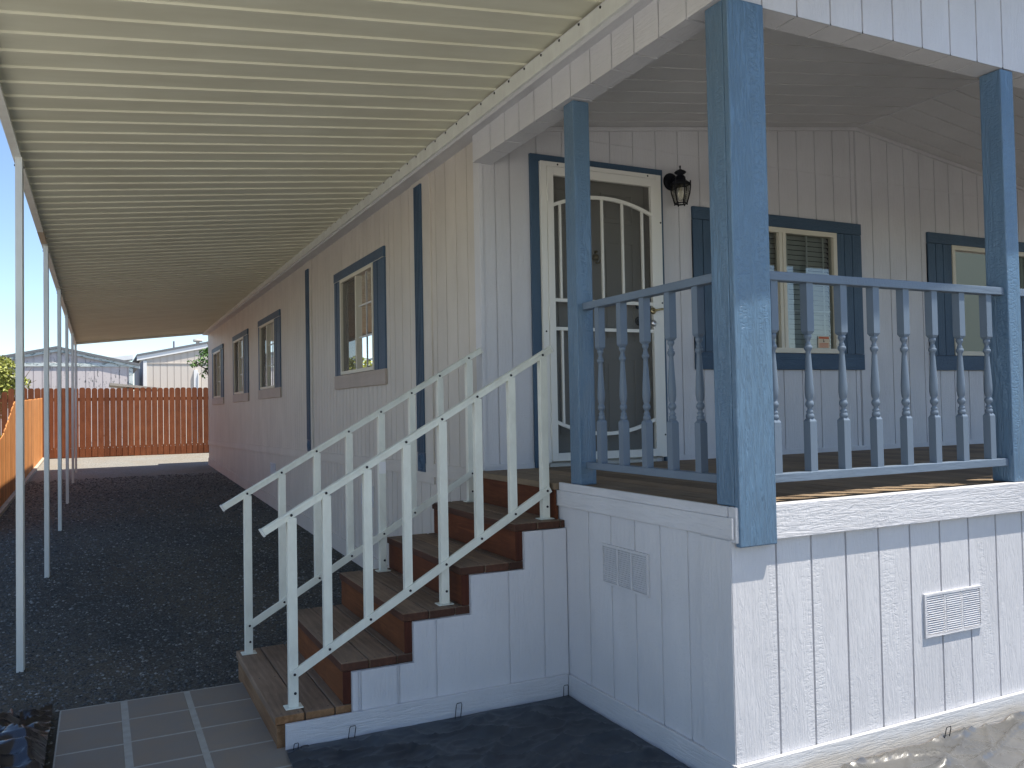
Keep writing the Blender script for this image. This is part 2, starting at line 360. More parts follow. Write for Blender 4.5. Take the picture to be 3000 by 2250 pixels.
# ------------------------------------------------------------ ground
bm = bmesh.new()
ys = [-90, -30, -12, -4, 0, 4, 8, 12, 16, 20, 22.4, 30, 60, 140]; xs = [-90, -40, -15, -3.7, 0, 8, 20, 50, 90]
gv = [[bm.verts.new((x, y, gz(y))) for x in xs] for y in ys]
for j in range(len(ys) - 1):
    for i in range(len(xs) - 1): bm.faces.new((gv[j][i], gv[j][i + 1], gv[j + 1][i + 1], gv[j + 1][i]))
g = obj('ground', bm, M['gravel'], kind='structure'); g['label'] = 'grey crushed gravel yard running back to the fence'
bm = bmesh.new(); add_box(bm, -60, 1.4, -26, -2.75, -0.05, 0.006)  # unseen pale slab, added to throw bounce light up under the awning
add_box(bm, -60, -3.85, -2.74, 2.5, -0.05, 0.006)
obj('bounce_slab', bm, M['concrete'], kind='structure')['label'] = 'unseen pale concrete slab added to bounce light under the awning'

# loose gravel stones on the sheet
def stones():
    verts = []; faces = []
    rnd = random.Random(3)
    def place(x, y, s):
        b = len(verts); z = gz(y) + s * 0.15
        for k, d in enumerate(((1, 0, 0), (0, 1, 0), (-1, 0, 0), (0, -1, 0), (0, 0, 1), (0, 0, -1))):
            q = s * rnd.uniform(0.6, 1.15)
            a = rnd.uniform(-0.35, 0.35)
            verts.append((x + d[0] * q + a * s * d[1], y + d[1] * q + a * s * d[0], z + d[2] * q * 0.6))
        for f in ((0, 1, 4), (1, 2, 4), (2, 3, 4), (3, 0, 4), (1, 0, 5), (2, 1, 5), (3, 2, 5), (0, 3, 5)):
            faces.append(tuple(b + i for i in f))
    n = 0
    while n < 46000:
        y = 1.3 + 15 * rnd.random() ** 2.3; x = rnd.uniform(-3.55, 0.02)
        if y < 2.50 and x > -2.50: continue
        if x > -1.58 and y < 2.63: continue
        if y < 2.62 and x > -1.56: continue
        n += 1
        place(x, y, rnd.choice((0.004, 0.005, 0.006, 0.007, 0.009, 0.012)) * (1 + y * 0.05))
    me = bpy.data.meshes.new('gravel'); me.from_pydata(verts, [], faces); me.materials.append(M['stone'])
    o = bpy.data.objects.new('gravel', me); COL.objects.link(o); o['kind'] = 'stuff'; o['label'] = 'loose grey gravel chips under the awning'
stones()

# paver walk
bm = bmesh.new()
JX = [(-2.475, -2.190), (-2.157, -1.868), (-1.838, -1.50)]
JYL = [2.455, 2.12, 1.79, 1.46, 1.13, 0.80, 0.47, 0.14, -0.19]
add_box(bm, -2.482, -1.50, -0.2, 2.462, -0.05, 0.0185, 1)
for ci, (a, b) in enumerate(JX):
    for r_ in range(8):
        y1, y0 = JYL[r_] - 0.008 + ci * 0.015 * (r_ > 0), JYL[r_ + 1] + 0.008 + ci * 0.015
        if r_ == 0: y1 = 2.444
        add_box(bm, a, b, y0, y1, 0.0, 0.020, 0)
p = obj('path', bm, [M['paver'], M['mortar']], kind='structure', bevel=0.003); p['label'] = 'walk of tan concrete pavers with pale joints at the foot of the steps'

# ------------------------------------------------------------ the house
HX, D, HE = 0.048, 2.525, 18.4
RIDGE = 3.633
house = thing('manufactured_house', 'pale grey manufactured home with blue trim and a roofed corner porch', 'house', (0, D, 0))
def zceil(x): return 3.49 + 0.131 * min(x, 2 * RIDGE - x)
def zroof(x): return 3.46 + 0.235 * min(x, 2 * RIDGE - x)
# long side wall (faces -x) under the awning
WIN = [(4.97, 6.16, 4.63, 6.42), (9.94, 11.15, 9.52, 11.32), (12.87, 14.04, 12.39, 14.20), (16.0, 17.2, 15.63, 17.50)]
side_open = [(w[0], w[1], 1.965 + fall((w[0] + w[1]) / 2), 2.975 + fall((w[0] + w[1]) / 2)) for w in WIN]
gs = rng(2.549 + 0.205, 0.205, 9) + rng(4.53, 0.1365, 105)
bm = bmesh.new()
wall(bm, lambda u, v, d: (HX + d, u, v), D, HE, lambda u: gz(u) - 0.02, 3.50, gs, side_open, dep=0.007, gw=0.010)
obj('side_wall', bm, M['siding_warm_bounce'], house)
bm = bmesh.new()      # door wall at the back of the porch (faces -y)
gf = [0.159, 0.271, 0.484, 0.693, 0.89, 1.099, 1.303, 1.51, 1.717, 1.923, 2.13, 2.335, 2.54, 2.742, 2.947, 3.152, 3.36, 3.566, (3.619, 0.014), 3.819, 4.028, 4.236, 4.439, 4.644, 4.84, 5.041, 5.25, 5.45, 5.66, 5.86, 6.06, 6.27, 6.47, 6.67, 6.88, 7.08]
PW = [(2.135, 3.352, 1.835, 3.650), (4.826, 6.04, 4.505, 6.34)]
f_open = [(0.54, 1.47, 1.19, 3.28), (2.155, 3.335, 2.0, 3.0), (4.845, 6.02, 2.0, 3.0)]
wall(bm, lambda u, v, d: (u, D + d, v), HX, 7.25, 1.12, lambda u: zceil(u) + 0.05 if u < RIDGE else zceil(u) + .05, gf + [RIDGE], f_open)
obj('porch_wall', bm, M['siding'], house)
bm = B((0.30, 7.25, D - 0.004, D + 0.01, 3.509, 3.5135)); obj('panel_seam', bm, M['siding_x'], house)
bm = bmesh.new()      # rear and right faces, floor of the body
add_box(bm, 7.25, 7.30, D, HE, 0.0, 3.50); add_box(bm, HX, 7.25, HE - 0.03, HE, 0.2, 3.50); add_box(bm, HX + 0.02, 7.24, D + 0.01, HE - 0.04, 1.05, 1.10)
obj('rear_wall', bm, M['siding'], house)
bm = bmesh.new()      # light-tight interior partition so rooms read dark
add_box(bm, HX + 1.2, HX + 1.22, 3.8, HE - 0.05, 1.1, 3.5); add_box(bm, HX + 0.02, 7.2, 3.75, 3.78, 1.1, 3.5)
obj('interior_partition', bm, M['dark_room'], house)
# corner, band, base boards
bm = B((HX - 0.012, HX + 0.012, D - 0.010, D + 0.085, 1.168, 3.44)); obj('corner_board', bm, M['siding'], house)
bm = bmesh.new()
def bandz(y): return 1.169 - 0.0147 * (y - 2.55)
n = 12
for i in range(n):
    a = 2.63 + (HE - 2.63) * i / n; b = 2.63 + (HE - 2.63) * (i + 1) / n
    add_hexa(bm, [(HX - 0.017, a, bandz(a) - 0.10), (HX + 0.002, a, bandz(a) - 0.10), (HX + 0.002, b, bandz(b) - 0.10), (HX - 0.017, b, bandz(b) - 0.10),
                  (HX - 0.017, a, bandz(a)), (HX + 0.002, a, bandz(a)), (HX + 0.002, b, bandz(b)), (HX - 0.017, b, bandz(b))])
bmesh.ops.remove_doubles(bm, verts=bm.verts, dist=1e-5)
obj('band_board', bm, M['siding_warm_bounce_y'], house)
bm = bmesh.new()
for i in range(n):
    a = 2.63 + (HE - 2.63) * i / n; b = 2.63 + (HE - 2.63) * (i + 1) / n
    add_hexa(bm, [(HX - 0.017, a, gz(a) - .02), (HX + 0.002, a, gz(a) - .02), (HX + 0.002, b, gz(b) - .02), (HX - 0.017, b, gz(b) - .02),
                  (HX - 0.017, a, gz(a) + .165), (HX + 0.002, a, gz(a) + .165), (HX + 0.002, b, gz(b) + .165), (HX - 0.017, b, gz(b) + .165)])
obj('side_base_board', bm, M['siding_warm_bounce_y'], house)
# roof: two slabs with a gable overhang in front
RY0, RY1 = -0.40, HE + 0.1
bm = bmesh.new()
for s in (0, 1):
    def X(x): return x if s == 0 else 2 * RIDGE - x
    pts = [(X(-0.045), 3.450), (X(RIDGE), zroof(RIDGE)), (X(RIDGE), zroof(RIDGE) + 0.15), (X(-0.045), 3.60)]
    add_prism(bm, pts, 'y', RY0, RY1)
obj('roof', bm, M['roofing'], house)
bm = bmesh.new()
for s in (0, 1):
    def X(x): return x if s == 0 else 2 * RIDGE - x
    add_prism(bm, [(X(-0.045), 3.43), (X(RIDGE), zroof(RIDGE) - 0.02), (X(RIDGE), zroof(RIDGE) + 0.16), (X(-0.045), 3.61)], 'y', RY0 - 0.022, RY0 - 0.002)
obj('rake_board', bm, M['siding_x'], house)
bm = B((-0.066, -0.048, RY0 + 0.01, RY1, 3.428, 3.56)); obj('fascia_board', bm, M['siding_y'], house, bevel=0.002)
bm = B((-0.048, HX + 0.01, RY0 + 0.01, RY1, 3.432, 3.446)); obj('eave_soffit', bm, M['siding_y'], house)
# gable face above the porch (faces -y) and header beams
bm = bmesh.new()
wall(bm, lambda u, v, d: (u, -0.002 + d, v), 0.0, 2 * RIDGE, 3.25, lambda u: zroof(u) + 0.03, rng(0.228, 0.1985, 36), ())
obj('gable_siding', bm, M['siding'], house)
bm = bmesh.new()
gb = rng(0.228, 0.1985, 36)
wall(bm, lambda u, v, d: (u, v, 3.25 + d), 0.0, 2 * RIDGE, 0.0, 0.135, gb, ())
wall(bm, lambda u, v, d: (u, 0.135, v), 0.0, 2 * RIDGE, 3.25, lambda u: zceil(u) + 0.02, gb, ())
obj('front_header_beam', bm, M['siding'], house)
bm = bmesh.new()
gy = [0.21, 0.41, 0.606, 0.80, 1.003, 1.205, 1.41, 1.626, 1.822, 2.022, 2.24]
wall(bm, lambda u, v, d: (-0.002 + d, u, v), 0.0, D, 3.25, 3.47, gy, ())
wall(bm, lambda u, v, d: (v, u, 3.2505 + d), 0.136, D, -0.002, 0.133, gy, (), gw=0.014)
wall(bm, lambda u, v, d: (0.133, u, v), 0.136, D, 3.2505, 3.53, gy, ())
obj('side_header_beam', bm, M['siding_y'], house)
bm = bmesh.new()      # vaulted porch ceiling
gc = rng(0.14, 0.2035, 13)
wall(bm, lambda u, v, d: (v, u, zceil(v) + d), 0.10, D + .02, 0.0, RIDGE, gc, (), dep=0.008, gw=0.017)
wall(bm, lambda u, v, d: (v, u, zceil(v) + d), 0.10, D + .02, RIDGE, 2 * RIDGE, gc, (), dep=0.008, gw=0.017)
obj('porch_ceiling', bm, M['ceiling'], house)
bm = bmesh.new()
for s in (0, 1):
    def X(x): return x if s == 0 else 2 * RIDGE - x
    add_prism(bm, [(X(0.13), zceil(0.13) - 0.030), (X(RIDGE), zceil(RIDGE) - 0.030), (X(RIDGE), zceil(RIDGE) - 0.002), (X(0.13), zceil(0.13) - 0.002)], 'y', D - 0.024, D - 0.001)
obj('ceiling_moulding', bm, M['siding_x'], house)
bm = bmesh.new(); add_bar(bm, (RIDGE, 0.14, zceil(RIDGE) - .004), (RIDGE, D - .03, zceil(RIDGE) - .004), 0.012, 0.010); obj('ridge_batten', bm, M['siding_y'], house)
# porch box: skirting, rim boards, deck
bm = bmesh.new()
gk = rng(0.433 - 0.2032, 0.2032, 36); gk[0] = 0.236
wall(bm, lambda u, v, d: (u, 0.010 + d, v), 0.0, 7.25, -0.03, 1.03, gk, (), dep=0.010, gw=0.011)
wall(bm, lambda u, v, d: (0.004 + d, u, v), 0.010, D, -0.03, 1.06, [0.294, 0.494, 0.698, 0.907, 1.12], (), dep=0.005, gw=0.014)
add_box(bm, 7.24, 7.25, 0.01, D, -0.03, 1.05)
obj('porch_skirting', bm, M['siding'], house)
bm = B((-0.004, 0.006, 0.012, 0.203, 0.13, 1.028)); obj('skirting_corner_board', bm, M['siding'], house)
bm = B((-0.012, 7.26, -0.010, 0.008, -0.03, 0.135)); obj('front_base_board', bm, M['base_x'], house, bevel=0.003)
bm = B((-0.015, 0.002, 0.010, 1.335, -0.03, 0.135)); obj('skirting_base_board', bm, M['siding_y'], house, bevel=0.003)
bm = B((0.0045, 7.26, -0.018, 0.030, 1.020, 1.165)); obj('front_rim_board', bm, M['siding_x'], house, bevel=0.004)
bm = B((-0.009, 0.003, -0.008, D - .03, 1.036, 1.122), (-0.002, 0.016, 0.032, 1.42, 1.122, 1.165)); obj('side_rim_board', bm, M['siding_y'], house, bevel=0.003)
for k in range(51):
    x0 = 0.018 + k * 0.1425
    y0 = 0.032
    bm = B((x0 if k else -0.030, x0 + 0.1375, y0 if k else 1.43, D - 0.002, 1.124, 1.160))
    if k == 0: add_box(bm, 0.018, x0 + 0.1375, y0, 1.43, 1.124, 1.160)
    if k < 48: obj('deck_board', bm, M['deck'], house, bevel=0.004)
    else: bm.free()
bm = B((0.02, 7.24, 0.033, D - 0.003, 1.06, 1.115)); obj('deck_frame', bm, M['riser_end'], house)
bm = B((0.05, 0.422, D - 0.012, D + 0.001, 1.160, 1.200), (1.56, 7.2, D - 0.012, D + 0.001, 1.160, 1.200)); obj('wall_base_board', bm, M['siding_x'], house)
# posts
def post(x0, x1, y0, y1, z0, z1, name='porch_post'):
    return obj(name, B((x0, x1, y0, y1, z0, z1)), M['blue_z'], house, bevel=0.006)
post(0.026, 0.128, 1.230, 1.336, 1.160, 3.247)
bm = B((0.016, 0.212, 0.003, 0.113, 1.166, 3.247)); add_box(bm, 0.016, 0.212, -0.028, 0.0025, 1.003, 3.247)
obj('porch_post', bm, M['blue_z'], house, bevel=0.006)
for x in (1.797, 3.60, 5.38, 7.10):
    post(x, x + 0.100, 0.0, 0.116, 1.166, 3.247)
# railings with turned balusters
def baluster_mesh():
    bm = bmesh.new(); w = 0.0195
    add_box(bm, -w, w, -w, w, 1.284, 1.500); add_box(bm, -w, w, -w, w, 1.892, 2.104)
    def pyr(z0, z1, w0, w1):
        add_hexa(bm, [(-w0, -w0, z0), (w0, -w0, z0), (w0, w0, z0), (-w0, w0, z0), (-w1, -w1, z1), (w1, -w1, z1), (w1, w1, z1), (-w1, w1, z1)])
    pyr(1.500, 1.512, w, 0.013); pyr(1.880, 1.892, 0.013, w)
    for f in bm.faces: f.smooth = False
    nf = len(bm.faces)
    prof = [(0.011, 1.508), (0.017, 1.514), (0.0185, 1.522), (0.017, 1.530), (0.0125, 1.535), (0.0155, 1.540), (0.0155, 1.544), (0.010, 1.550), (0.010, 1.558), (0.0150, 1.563),
            (0.0185, 1.572), (0.0185, 1.580), (0.0145, 1.588), (0.0120, 1.592), (0.0165, 1.602), (0.0195, 1.625), (0.0195, 1.650), (0.0175, 1.690), (0.0140, 1.745), (0.0115, 1.790),
            (0.0105, 1.805), (0.0150, 1.812), (0.0185, 1.820), (0.0170, 1.829), (0.0115, 1.834), (0.0140, 1.838), (0.0100, 1.843), (0.0095, 1.852), (0.0120, 1.858), (0.0165, 1.866), (0.0165, 1.874), (0.012, 1.882)]
    add_lathe(bm, prof, 0, 0, 20)
    bm.faces.ensure_lookup_table()
    for f in bm.faces[nf:]:
        if len(f.verts) == 4: f.smooth = True
    bmesh.ops.recalc_face_normals(bm, faces=bm.faces)
    me = bpy.data.meshes.new('baluster'); bm.to_mesh(me); bm.free(); me.materials.append(M['blue_turned']); return me
bal_me = baluster_mesh()
def railing(pa, pb, axis, centers, outer):
    """pa, pb run extents; outer = near face coordinate"""
    if axis == 'x':
        a = obj('porch_railing', B((pa, pb, outer, outer + 0.052, 2.103, 2.141)), M['blue_x'], house, bevel=0.003)
        obj('bottom_rail', B((pa, pb, outer + 0.004, outer + 0.050, 1.247, 1.284)), M['blue_x'], a, bevel=0.003)
    else:
        a = obj('porch_railing', B((outer, outer + 0.052, pa, pb, 2.103, 2.141)), M['blue_y'], house, bevel=0.003)
        obj('bottom_rail', B((outer + 0.004, outer + 0.050, pa, pb, 1.247, 1.284)), M['blue_y'], a, bevel=0.003)
    for c in centers:
        o = bpy.data.objects.new('baluster', bal_me); COL.objects.link(o); o.parent = a
        p = Vector((c, outer + 0.030, 0)) if axis == 'x' else Vector((outer + 0.030, c, 0))
        o.location = p - house.location
railing(0.212, 1.797, 'x', [v + 0.02 for v in (0.266, 0.469, 0.672, 0.876, 1.074, 1.270, 1.467, 1.671)], 0.020)
railing(0.113, 1.336 - 0.106, 'y', [v + 0.02 for v in (1.085, 0.877, 0.677, 0.474, 0.272)], 0.058)
railing(1.897, 3.60, 'x', [1.99 + 0.2 * i for i in range(8)], 0.020)

# windows -----------------------------------------------------------------
def window_side(y0, y1, ty0, ty1, near):
    """slider in the long wall, faces -x; near pane has the grid"""
    f = fall((y0 + y1) / 2); X0 = HX - 0.020; zb, zt = 1.965 + f, 2.972 + f
    fr = bmesh.new(); w = 0.034
    add_box(fr, X0 - .006, HX + .03, y0, y0 + w, zb, zt); add_box(fr, X0 - .006, HX + .03, y1 - w, y1, zb, zt)
    add_box(fr, X0 - .006, HX + .03, y0 + w, y1 - w, zb, zb + w); add_box(fr, X0 - .006, HX + .03, y0 + w, y1 - w, zt - w, zt)
    ym = (y0 + y1) / 2
    add_box(fr, X0 - .002, HX + .010, ym - 0.020, ym + 0.020, zb + w, zt - w)
    W = obj('window', fr, M['vinyl'], house)
    h = obj('head_board', B((X0 - .004, HX, ty0, ty1, 2.976 + f, 3.072 + f)), M['blue_trim_y'], W, bevel=0.003)
    obj('drip_strip', B((X0 - .008, HX, ty0 + .01, ty1 - .01, 2.9725 + f, 2.9755 + f)), M['white_vinyl'], W)
    obj('sill_board', B((X0 - .006, HX, ty0 - .01, ty1 + .01, 1.818 + f, 1.960 + f)), M['sill'], W, bevel=0.003)
    for a, b in ((ty0, y0 - .004), (y1 + .004, ty1)):
        s = bmesh.new(); k = (b - a)
        add_box(s, X0 + .004, HX, a, a + k * 0.60, 1.962 + f, 2.972 + f); add_box(s, X0 + .002, HX, a + k * 0.64, b, 1.962 + f, 2.972 + f)
        add_box(s, X0 + .012, HX, a + k * .60, a + k * .64, 1.963 + f, 2.971 + f)
        obj('shutter_panel', s, M['blue_trim'], W)
    g1 = bmesh.new(); v = [g1.verts.new(p) for p in ((HX + .008, y0 + w, zb + w), (HX + .008, ym, zb + w), (HX + .008, ym, zt - w), (HX + .008, y0 + w, zt - w))]; g1.faces.new(v)
    obj('pane', g1, M['glass'], W)
    g2 = bmesh.new(); v = [g2.verts.new(p) for p in ((HX + .016, ym, zb + w), (HX + .016, y1 - w, zb + w), (HX + .016, y1 - w, zt - w), (HX + .016, ym, zt - w))]; g2.faces.new(v)
    obj('pane', g2, M['glass'], W)
    sc = bmesh.new(); v = [sc.verts.new(p) for p in ((HX + .000, ym + .02, zb + w), (HX + .000, y1 - w, zb + w), (HX + .000, y1 - w, zt - w), (HX + .000, ym + .02, zt - w))]; sc.faces.new(v)
    obj('insect_screen', sc, M['screen'], W)
    mu = bmesh.new(); yc = (y0 + w + ym - .024) / 2
    add_box(mu, HX + .001, HX + .006, yc - .008, yc + .008, zb + w, zt - w)
    for k in (1, 2):
        zz = zb + w + (zt - zb - 2 * w) * k / 3
        add_box(mu, HX + .0015, HX + .0055, y0 + w, yc - .008, zz - .008, zz + .008); add_box(mu, HX + .0015, HX + .0055, yc + .008, ym - .024, zz - .008, zz + .008)
    obj('muntin_grid', mu, M['white_vinyl'], W)
    nb = bmesh.new(); add_box(nb, HX + .30, HX + .31, y0 - .1, y1 + .1, zb - .2, zt + .1)
    obj('window_backdrop', nb, M['window_backdrop'] if near else M['dark_room'], W)  # nearest window gets a curtain, the others a panel coloured dark as unlit room
for i, (a, b, c, d) in enumerate(WIN): window_side(a, b, c, d, i == 0)

def window_front(x0, x1, tx0, tx1, blind=True, grooves=()):
    zb, zt = 1.988, 3.013; Y0 = D - 0.030
    fr = bmesh.new(); w = 0.040
    for a in ((x0, x0 + w, zb, zt), (x1 - w, x1, zb, zt), (x0 + w, x1 - w, zb, zb + w), (x0 + w, x1 - w, zt - w, zt)):
        add_box(fr, a[0], a[1], Y0, D + .03, a[2], a[3])
    xm = (x0 + x1) / 2
    add_box(fr, xm - 0.036, xm - 0.004, Y0 + .006, D + .025, zb + w, zt - w); add_box(fr, xm, xm + 0.034, Y0 + .002, D + .022, zb + w, zt - w)
    W = obj('window', fr, M['vinyl'], house)
    obj('head_board', B((tx0, tx1, Y0 + .004, D, 3.016, 3.114)), M['blue_trim_x'], W, bevel=0.003)
    obj('sill_board', B((tx0, tx1, Y0 + .004, D, 1.850, 1.985)), M['blue_trim_x'], W, bevel=0.003)
    for a, b in ((tx0, x0 - .003), (x1 + .003, tx1)):
        s = bmesh.new(); k = b - a
        for q0, q1 in ((0, .30), (.325, .62), (.645, 1.0)): add_box(s, a + k * q0, a + k * q1, Y0 + .009, D, 1.988, 3.013)
        add_box(s, a, b, Y0 + .018, D, 1.989, 3.012)
        obj('shutter_panel', s, M['blue_trim'], W)
    for q, (a, b, yy) in enumerate(((x0 + w, xm - .02, D + .008), (xm + .03, x1 - w, D + .000))):
        g1 = bmesh.new(); v = [g1.verts.new(p) for p in ((a, yy, zb + w), (b, yy, zb + w), (b, yy, zt - w), (a, yy, zt - w))]; g1.faces.new(v)
        obj('pane', g1, M['glass'], W)
    mu = bmesh.new()
    for a, b in ((x0 + w, xm - .036), (xm + .034, x1 - w)):
        c = (a + b) / 2; add_box(mu, c - .008, c + .008, D + .012, D + .017, zb + w, zt - w)
        for k in (1, 2):
            zz = zb + w + (zt - zb - 2 * w) * k / 3
            add_box(mu, a, c - .008, D + .0125, D + .0165, zz - .008, zz + .008); add_box(mu, c + .008, b, D + .0125, D + .0165, zz - .008, zz + .008)
    obj('muntin_grid', mu, M['white_vinyl'], W)
    bl = bmesh.new(); z = zb + w + 0.02
    while z < zt - w:
        add_bar(bl, (x0 + .02, D + .060, z), (x1 - .02, D + .060, z), 0.046, 0.0025, up=(0, -0.86, 0.50)) if blind else add_bar(bl, (x0 + .02, D + .060, z), (x1 - .02, D + .060, z), 0.050, 0.0022, up=(0, -0.93, 0.36))
        z += 0.0415
    for xx in (x0 + 0.16, xm + 0.10, x1 - 0.10): add_box(bl, xx - .008, xx + .008, D + .033, D + .034, zb + w, zt - w)
    obj('blind', bl, M['slat'], W)
    nb = bmesh.new(); add_box(nb, x0 - .1, x1 + .1, D + .5, D + .52, zb - .2, zt + .2)
    obj('room_backdrop', nb, M['dark_room'], W)
    return W
W1 = window_front(*PW[0]); W2 = window_front(*PW[1], blind=False)
st = bmesh.new(); add_box(st, 3.127, 3.262, D - .0045, D - .0035, 2.034, 2.134, 0); add_box(st, 3.138, 3.252, D - .0052, D - .0046, 2.112, 2.128, 1)
for k in range(4): add_box(st, 3.142, 3.246, D - .0052, D - .0046, 2.040 + k * .010, 2.0445 + k * .010, 1)
for q in ((3.186, 3.200, 2.084, 2.090), (3.190, 3.197, 2.090, 2.098), (3.188, 3.193, 2.098, 2.108)): add_box(st, q[0], q[1], D - .0052, D - .0046, q[2], q[3], 2)
obj('window_sticker', st, [M['paper'], M['paper_red'], M['black']], W1, label='small tan and red notice sticker in the lower corner of the pane')

# entry door, security door ------------------------------------------------
tr = bmesh.new()
add_box(tr, 0.424, 0.491, D - .026, D, 1.162, 3.311); add_box(tr, 1.5215, 1.552, D - .026, D, 1.162, 3.311); add_box(tr, 0.424, 1.552, D - .0265, D, 3.3115, 3.360)
obj('door_trim', tr, M['blue_trim'], house, bevel=0.002)
ed = bmesh.new(); add_box(ed, 0.545, 1.435, D + .060, D + .100, 1.185, 3.275)
def panel(x0, x1, z0, z1):
    for a in ((x0, x1, z0, z0 + .012), (x0, x1, z1 - .012, z1), (x0, x0 + .012, z0 + .012, z1 - .012), (x1 - .012, x1, z0 + .012, z1 - .012)): add_box(ed, a[0], a[1], D + .052, D + .060, a[2], a[3])
    add_box(ed, x0 + .035, x1 - .035, D + .054, D + .060, z0 + .035, z1 - .035)
for x0, x1 in ((0.64, 0.93), (1.05, 1.33)):
    panel(x0, x1, 1.35, 1.93); panel(x0, x1, 2.05, 2.80); panel(x0, x1, 2.94, 3.16)
DOOR = obj('entry_door', ed, M['door_paint'], house)
jb = bmesh.new(); add_box(jb, 0.44, 0.545, D + .01, D + .12, 1.16, 3.36); add_box(jb, 1.441, 1.55, D + .01, D + .12, 1.16, 3.36); add_box(jb, .545, 1.441, D + .02, D + .12, 3.276, 3.36); add_box(jb, .54, 1.45, D - .02, D + .12, 1.162, 1.184)
obj('door_jamb', jb, M['door_paint'], house)
kn = bmesh.new(); add_lathe(kn, [(0.0, D + .020), (.012, D + .022), (.022, D + .035), (.028, D + .052)], 0.992, 2.672, 14, 'y')
add_lathe(kn, [(0.0, D + .030), (.009, D + .032), (.011, D + .052)], 0.992, 2.712, 10, 'y'); add_tube(kn, [(0.992 + .026 * math.cos(a), D + .028, 2.655 + .030 * math.sin(a)) for a in [math.pi * (0.0 - k / 8) for k in range(9)]], 0.005, 6)
obj('door_knocker', kn, M['brass'], DOOR, smooth=True)
ih = bmesh.new(); add_lathe(ih, [(0.0, D + .012), (.022, D + .014), (.030, D + .030), (.014, D + .040), (.030, D + .050), (.034, D + .0515)], 1.36, 2.215, 16, 'y'); add_lathe(ih, [(0.0, D + .030), (.024, D + .031), (.028, D + .0515)], 1.36, 2.33, 16, 'y')
obj('door_knob', ih, M['black'], DOOR, smooth=True)
YS = 2.49
sf = bmesh.new()
add_box(sf, 0.493, 0.5385, YS - .014, D, 1.195, 3.310); add_box(sf, 1.4745, 1.520, YS - .014, D, 1.195, 3.310); add_box(sf, 0.5385, 1.4745, YS - .0145, D, 3.2775, 3.3105)
SD = obj('security_door', sf, M['door_frame'], house, bevel=0.002)
lf = bmesh.new()
add_box(lf, 0.541, 0.590, YS - .020, YS + .012, 1.203, 3.274); add_box(lf, 1.423, 1.472, YS - .020, YS + .012, 1.203, 3.274)
add_box(lf, 0.590, 1.423, YS - .0205, YS + .0125, 3.214, 3.2745); add_box(lf, 0.590, 1.423, YS - .0205, YS + .0125, 1.2025, 1.258)
obj('door_leaf', lf, M['door_frame'], SD, bevel=0.0015)
br = bmesh.new()
def arch(z_end, z_mid, w=0.026):
    N = 24; pts = []
    for k in range(N + 1):
        s = k / N; x = 0.590 + 0.833 * s; q = (2 * s - 1)
        pts.append((x, z_mid + (z_end - z_mid) * abs(q) ** 2.0))
    for (a, b), (c, d) in zip(pts[:-1], pts[1:]):
        add_hexa(br, [(a, YS - .013, b - w / 2), (c, YS - .013, d - w / 2), (c, YS + .006, d - w / 2), (a, YS + .006, b - w / 2), (a, YS - .013, b + w / 2), (c, YS - .013, d + w / 2), (c, YS + .006, d + w / 2), (a, YS + .006, b + w / 2)])
    return lambda x: z_mid + (z_end - z_mid) * abs(2 * (x - .59) / .833 - 1) ** 2
at = arch(3.005, 3.090); ab = arch(1.475, 1.383)
for x in (0.645, 0.82, 0.995, 1.170, 1.345):
    add_box(br, x - .008, x + .008, YS - .012, YS + .004, 2.346, at(x) - .010)
    if abs(x - 0.995) > 0.3: add_box(br, x - .008, x + .008, YS - .012, YS + .004, ab(x) + .010, 2.119)
add_box(br, 0.590, 1.423, YS - .013, YS + .006, 2.322, 2.345); add_box(br, 0.590, 1.423, YS - .013, YS + .006, 2.120, 2.143)
obj('bar_grille', br, M['door_frame'], SD)
sm = bmesh.new(); v = [sm.verts.new(p) for p in ((.585, YS + .010, 1.25), (1.43, YS + .010, 1.25), (1.43, YS + .010, 3.22), (.585, YS + .010, 3.22))]; sm.faces.new(v)
obj('insect_screen', sm, M['screen'], SD)
dh = bmesh.new(); add_lathe(dh, [(.0, YS - .032), (.020, YS - .030), (.027, YS - .020)], 1.418, 2.283, 18, 'y')
add_tube(dh, [(1.418, YS - .03, 2.283), (1.418, YS - .062, 2.283), (1.428, YS - .070, 2.285), (1.470, YS - .070, 2.292)], [.009, .009, .008, .010], 8)
obj('door_handle', dh, M['brass'], SD, smooth=True)
db = bmesh.new(); add_lathe(db, [(.0, YS - .038), (.014, YS - .040), (.022, YS - .032), (.027, YS - .020)], 1.418, 2.190, 18, 'y'); obj('deadbolt', db, M['chrome'], SD, smooth=True)
for z in (3.08, 2.24, 1.42):
    hb = bmesh.new(); add_lathe(hb, [(.007, z - .05), (.007, z - .018), (.0055, z - .017), (.007, z - .016), (.007, z + .016), (.0055, z + .017), (.007, z + .018), (.007, z + .05)], 0.5395, YS - .022, 10)
    obj('hinge', hb, M['door_frame'], SD)
discs('frame_screw', [(x, YS - .0141, z) for x, z in ((0.63, 3.294), (1.40, 3.294), (1.508, 2.95), (0.515, 2.11), (1.508, 2.345), (1.508, 1.36))], M['screw'], SD, 'y', .007, .004)

